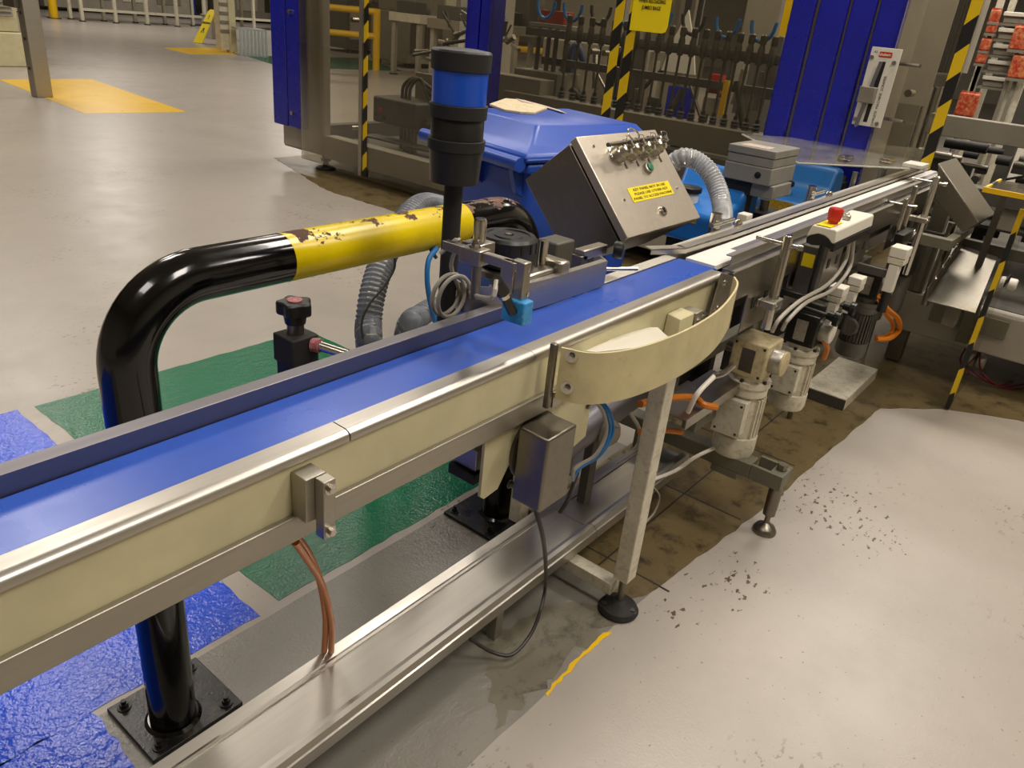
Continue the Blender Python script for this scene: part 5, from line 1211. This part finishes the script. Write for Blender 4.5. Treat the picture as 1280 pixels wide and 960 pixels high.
# cream cabinet with louvres
p = G(36, 84); cc_ = thing('cream_cabinet', 'cream machine cabinet with a louvred panel at the left edge', 'cabinet', p + V((-.6, .3, 0)))
MB().box(p.x - 2.2, p.y, 0, p.x, p.y + 1.0, .52).build('plinth', M['cream'], cc_, .02)
MB().box(p.x - 2.15, p.y + .06, .525, p.x - .02, p.y + 1.0, 3.0).build('body', M['cream'], cc_, .02)
MB().box(p.x - 1.05, p.y + .045, .72, p.x - .06, p.y + .059, 1.55).build('louvre_panel', M['cream'], cc_, .004)
for k in range(11): MB().prism([V((p.x - 1.0, p.y + .044, .78 + k * .068)), V((p.x - 1.0, p.y + .012, .76 + k * .068)), V((p.x - 1.0, p.y + .044, .815 + k * .068))], (.9, 0, 0)).build('louvre', M['greymach'], cc_)
# wet floor sign
p = G(247, 54)
ws = thing('wet_floor_sign', 'yellow folding wet floor sign leaning over the yellow floor strip', 'sign', p)
dv = V((.10, -.99, 0)).normalized(); sv = V((.99, .10, 0)).normalized()
def leaf(b0, t0, nm, off):
    w = .19; uz = (t0 - b0).normalized()
    return MB().prism([b0 - dv * w, b0 + dv * w, t0 + dv * w * .8 - uz * .08, t0 + dv * w * .5, t0 - dv * w * .5, t0 - dv * w * .8 - uz * .08], off).build(nm, M['signyellow'], ws, .004)
b0 = p + V((0, 0, .01)); t0 = p + sv * .55 + V((0, 0, .86))
bA = leaf(b0, t0, 'front_panel', sv * .02); bB = leaf(p + sv * .80 + V((0, 0, .35)), t0 + sv * .021, 'rear_panel', sv * .02)
uy_ = (t0 - b0).normalized(); nn_ = -dv.cross(uy_)
if nn_.dot(CAMP - b0) < 0: nn_ = -nn_
for f_, s, sz in ((.80, '!', .16), (.62, 'CAUTION', .075), (.38, '▲', .20)):
    try: text_mesh('lettering', s if s != '▲' else '/\\', b0 + uy_ * .97 * f_ + nn_ * .006, dv, uy_, sz, M['ink'], bA, bold=.004)
    except Exception: pass
# striped cream stack, grey slatted crate, small cabinets
p = G(296, 66); t = thing('slatted_cabinet', 'cream cabinet with horizontal ribs behind the wet floor sign', 'cabinet', p + V((-.2, 0, 0)))
MB().box(p.x - .16, p.y, 0, p.x + .02, p.y + .2, 3.0).build('column', M['cream'], t, .01)
MB().box(p.x - .38, p.y + .05, 0.05, p.x - .161, p.y + .3, 3.0).build('body', M['cream_white'], t, .01)
for k in range(9): MB().box(p.x - .40, p.y + .02, .45 + k * .2, p.x - .161, p.y + .049, .52 + k * .2).build('rib', M['greymach'], t, .004)
p = G(268, 50); t = thing('grey_pedestal', 'small grey pedestal box under the wet floor sign', 'box', p + V((.2, .3, 0)))
MB().box(p.x + .12, p.y + .3, 0, p.x + .7, p.y + .8, .62).build('body', M['greyframe'], t, .01); MB().box(p.x + .10, p.y + .28, .62, p.x + .72, p.y + .82, .65).build('top', M['greyframe'], t, .01)
p = G(300, 70); q = G(336, 72); t = thing('grey_crate', 'low grey slatted crate standing on the far green floor', 'crate', (p + q) / 2)
M['crate'] = plastic('pale_grey_crate', '#9aa3a0', .5)
L = (q - p).length; d = (q - p).normalized()
MB().prism([p, q, q + V((.3, .75, 0)), p + V((.3, .75, 0))], (0, 0, .02)).build('base', M['crate'], t)
for k in range(8):
    a = p + d * (L * k / 8 + .02); b_ = p + d * (L * (k + 1) / 8 - .02); n_ = V((-d.y, d.x, 0)) * .03
    MB().prism([a, b_, b_ + n_, a + n_], (0, 0, .58)).build('slat', M['crate'], t)
MB().prism([p + V((.0, .05, .58)), q + V((.0, .05, .58)), q + V((.3, .75, .58)), p + V((.3, .75, .58))], (0, 0, .03)).build('lid', M['crate'], t)
# yellow rails
def bollard(px, py, lab, h=1.1, r=.07, rails=None, mat='yellow', grp=None, px2=None, name='yellow_bollard'):
    p = G(px, py); t = thing(name, lab, 'bollard' if not rails else 'barrier', p, grp)
    MB().cyl(p, p + V((0, 0, h)), r, n=16).build('post', M[mat], t); MB().cyl(p, p + V((0, 0, .02)), r * 1.6, n=16).build('base', M['dark'], t)
    if rails:
        q = G(*px2); MB().cyl(q, q + V((0, 0, h)), r, n=16).build('post', M[mat], t)
        for z in rails: MB().cyl(p + V((0, 0, z)), q + V((0, 0, z)), r * .85, n=14).build('rail', M[mat], t)
    return t
bollard(68, 23, 'thick yellow bollard near the white machine legs in the far left', 1.3, .13)
bollard(347, 68, 'yellow barrier post just left of the left blue column', 1.3, .09)
bollard(373, 80, 'yellow two rail barrier seen through the left clear door', 1.35, .085, rails=(.75, 1.28), px2=(470, 88), name='yellow_barrier')
bollard(640, 100, 'yellow rail barrier seen behind the gripper heads', 1.35, .085, rails=(.75, 1.28), px2=(800, 112), name='yellow_barrier')
# far bin, hose reel
p = G(236, 21); t = thing('far_blue_bin', 'dark blue bin far away left of the wet floor sign', 'bin', p); MB().box(p.x - .32, p.y, .08, p.x + .38, p.y + .8, 1.5).build('body', M['bin'], t, .03); MB().box(p.x - .36, p.y - .05, 1.5, p.x + .42, p.y + .85, 1.6).build('lid', M['bin'], t, .02)
for dx in (-.2, .25): MB().cyl(p + V((dx, 0, .08)), p + V((dx, .08, .08)), .08, n=12).build('wheel', M['dark'], t)
p = G(222, 20); t = thing('hose_reel', 'red hose reel on a stand beside the far blue bin', 'reel', p)
MB().tube([p + V((-.16 + .27 * math.cos(a_), 0, .5 + .27 * math.sin(a_))) for a_ in [i * math.pi / 12 for i in range(24)]], .06, 8, True).build('hose_ring', M['red'], t); MB().box(p.x - .05, p.y + .02, 0, p.x + .05, p.y + .1, .9).build('stand', M['dark'], t)
# white-legged tables / conveyor stands, far left
def stand(x0, x1, y, lab, h=1.15, n=4, mat='cream_white', group=None, dpt=.8, top='greymach'):
    t = thing('machine_stand', lab, 'stand', ((x0 + x1) / 2, y, 0), group)
    for k in range(n):
        x = x0 + (x1 - x0) * k / (n - 1)
        for dy in (0, dpt):
            l = MB().box(x - .05, y + dy - .05, .03, x + .05, y + dy + .05, h).build('leg', M[mat], t, .004)
            MB().cyl((x, y + dy, 0), (x, y + dy, .03), .10, n=12).build('foot_pad', M['dark'], l)
    MB().box(x0 - .1, y - .1, h, x1 + .1, y + dpt + .1, h + .18).build('top', M[top], t, .006)
    MB().box(x0, y - .03, .32, x1, y + .03, .40).build('rail', M[mat], t)
    for k in range(n * 2):
        x = x0 + (x1 - x0) * (k + .3) / (n * 2); z = h + .18
        MB().box(x - .2, y + .1, z, x + .15, y + dpt - .1, z + .25 + .3 * ((k * 7) % 3)).build('housing', M[('greydark', 'greymach', 'cream_white', 'steel_dark')[k % 4]], t, .01)
    return t
stand(12.7, 17.0, 27.8, 'long machine on white legs across the far left', 1.3, 5)
stand(18.0, 24.0, 28.5, 'long machine on white legs beyond the far blue bin', 1.2, 5, top='greydark')
stand(5.5, 12.0, 31, 'long machine behind the yellow bollard at the far left', 1.3, 5, top='cream_white')
stand(13.6, 16.6, 13.6, 'white-framed table machine seen through the left clear door', 1.15, 3, mat='greyframe', top='cream_white')
stand(12.2, 15.4, 11.0, 'white-framed machine seen between the left and middle blue posts', 1.15, 3, mat='greyframe')
def farbox(x, y, w, d, h, mat, lab, seed=0):
    t = thing('far_machine', lab, 'machine', (x + w / 2, y + d / 2, 0)); rnd = random.Random(seed)
    MB().box(x, y, .12, x + w, y + d, h * .55).build('lower_housing', M[mat], t, .02)
    MB().box(x + w * .05, y + d * .1, h * .55, x + w * .95, y + d * .9, h).build('upper_housing', M['greymach'], t, .02)
    for k in range(4): MB().box(x + .1 + (w - .3) * k / 4, y - .03, h * .15, x + (w - .3) * (k + .8) / 4, y - .001, h * .5).build('access_panel', M[rnd.choice(['greymach', 'greyframe', 'steel_dark', 'cream_white'])], t, .006)
    for k in range(6):
        px_ = x + rnd.uniform(0, w); MB().cyl((px_, y - .1, h * .56), (px_, y - .1, h * rnd.uniform(.8, 1.2)), .04, n=10).build('pipe', M[rnd.choice(['steel', 'dark', 'greyframe'])], t)
    for cx2 in (x + .15, x + w - .15):
        for cy2 in (y + .15, y + d - .15): MB().cyl((cx2, cy2, 0), (cx2, cy2, .12), .08, n=12).build('foot', M['dark'], t)
    return t
farbox(9.4, 5.3, 1.6, 1.7, 2.4, 'greymach', 'grey machine housing seen through the packing machine behind its pickers', 1)
farbox(11.2, 3.9, 1.6, 1.2, 2.4, 'framegrey', 'pale machine housing behind the packing machine pickers on the right', 2)
farbox(9.0, 2.0, 1.6, 1.8, 2.6, 'greydark', 'dark machine housing behind the wide blue columns', 3)
farbox(16.5, 19.5, 2.6, 1.6, 2.6, 'greydark', 'dark machine far behind the crate', 4)
farbox(15.2, 15.6, 2.4, 1.4, 2.4, 'greymach', 'grey machine behind the yellow barrier post', 5)
farbox(21, 22, 3, 2, 2.4, 'steel_dark', 'steel machine in the far middle distance', 6)
farbox(14, 33.5, 6, 2, 3.2, 'greyframe', 'pale machine block along the far back of the hall', 7)
farbox(22, 33.5, 6, 2, 3.2, 'greymach', 'grey machine block along the far back of the hall', 8)
farbox(3.0, 33.5, 6, 2, 3.2, 'cream_white', 'cream machine block at the far back left', 9)
# white rack with trays and red packs, upper right
rk = thing('tray_rack', 'cream rack holding stacked clear and grey trays at the upper right', 'rack', (8.6, .2, 0))
XK = 8.4
M['redpack'] = paint('red_printed_pack', '#b03020', .35, '#e0b070', .95, 14, bmp=0)
ya_, yb_ = PX(1222, 100, XK).y, PX(1262, 100, XK).y
MB().box(XK, ya_, .0, XK + .06, ya_ + .05, 2.2).build('rack_post', M['cream_white'], rk); MB().box(XK, yb_ - .12, .0, XK + .06, yb_, 2.2).build('rack_post', M['cream_white'], rk)
MB().box(XK + .6, ya_, .0, XK + .66, ya_ + .05, 2.2).build('rack_post', M['cream_white'], rk); MB().box(XK + .6, yb_ - .12, .0, XK + .66, yb_, 2.2).build('rack_post', M['cream_white'], rk)
for k in range(5):
    z = PX(1205, 108 - k * 20, XK).z
    MB().box(XK, yb_ + .01, z, XK + .6, ya_ - .01, z + .02).build('shelf', M['greymach'], rk)
    ty = thing('rack_tray', 'pale tray on the %s shelf of the cream rack' % ('lowest', 'second', 'third', 'fourth', 'top')[k], 'tray', (XK + .3, (ya_ + yb_) / 2, z + .02), 'trays on the cream rack')
    MB().box(XK + .02, yb_ + .04, z + .021, XK + .5, ya_ - .04, z + .075).build('tray', M['greymach'], ty, .006); MB().box(XK + .0, yb_ + .03, z + .076, XK + .52, ya_ - .03, z + .11).build('lid', M['white'], ty, .006)
for k, (px, py) in enumerate(((1244, 20), (1240, 34), (1232, 56), (1227, 72), (1275, 84), (1277, 48), (1209, 131))):
    pp = PX(px, py, XK - .1 if k < 6 else 7.6); t = thing('red_pack', ('topmost small red pack left of the tray rack', 'second small red pack from top left of the tray rack', 'third small red pack left of the tray rack', 'lowest small red pack left of the tray rack', 'lower large red pack at the right image edge', 'upper large red pack at the right edge', 'red and gold pack below the tray rack')[k], 'pack', pp, 'red packs around the tray rack')
    s_ = .08 if k < 4 else .15
    MB().cbox(pp, (.05, s_, s_ * 1.2)).build('pack', M['redpack'], t, .012); MB().cbox(pp + V((0, 0, s_ * .62)), (.01, s_, .02)).build('seal', M['redpack'], t)
    MB().box(pp.x - .03, pp.y - s_ / 2, pp.z - s_ * .62 - .02, pp.x + .05, pp.y + s_ / 2, pp.z - s_ * .60).build('holder', M['greymach'], t)
    MB().box(pp.x + .03, pp.y - .015, 0, pp.x + .05, pp.y + .015, pp.z - s_ * .62 - .02).build('stem', M['greymach'], t)
w_ = struct(MB().box(11.4, -7.5, 0, 11.5, 1.5, 5.0).build('wall_partition', M['white'], flat=True))
farbox(9.6, -1.2, 1.2, 1.6, 1.35, 'greymach', 'low grey machine at the upper right beside the tray rack', 10)
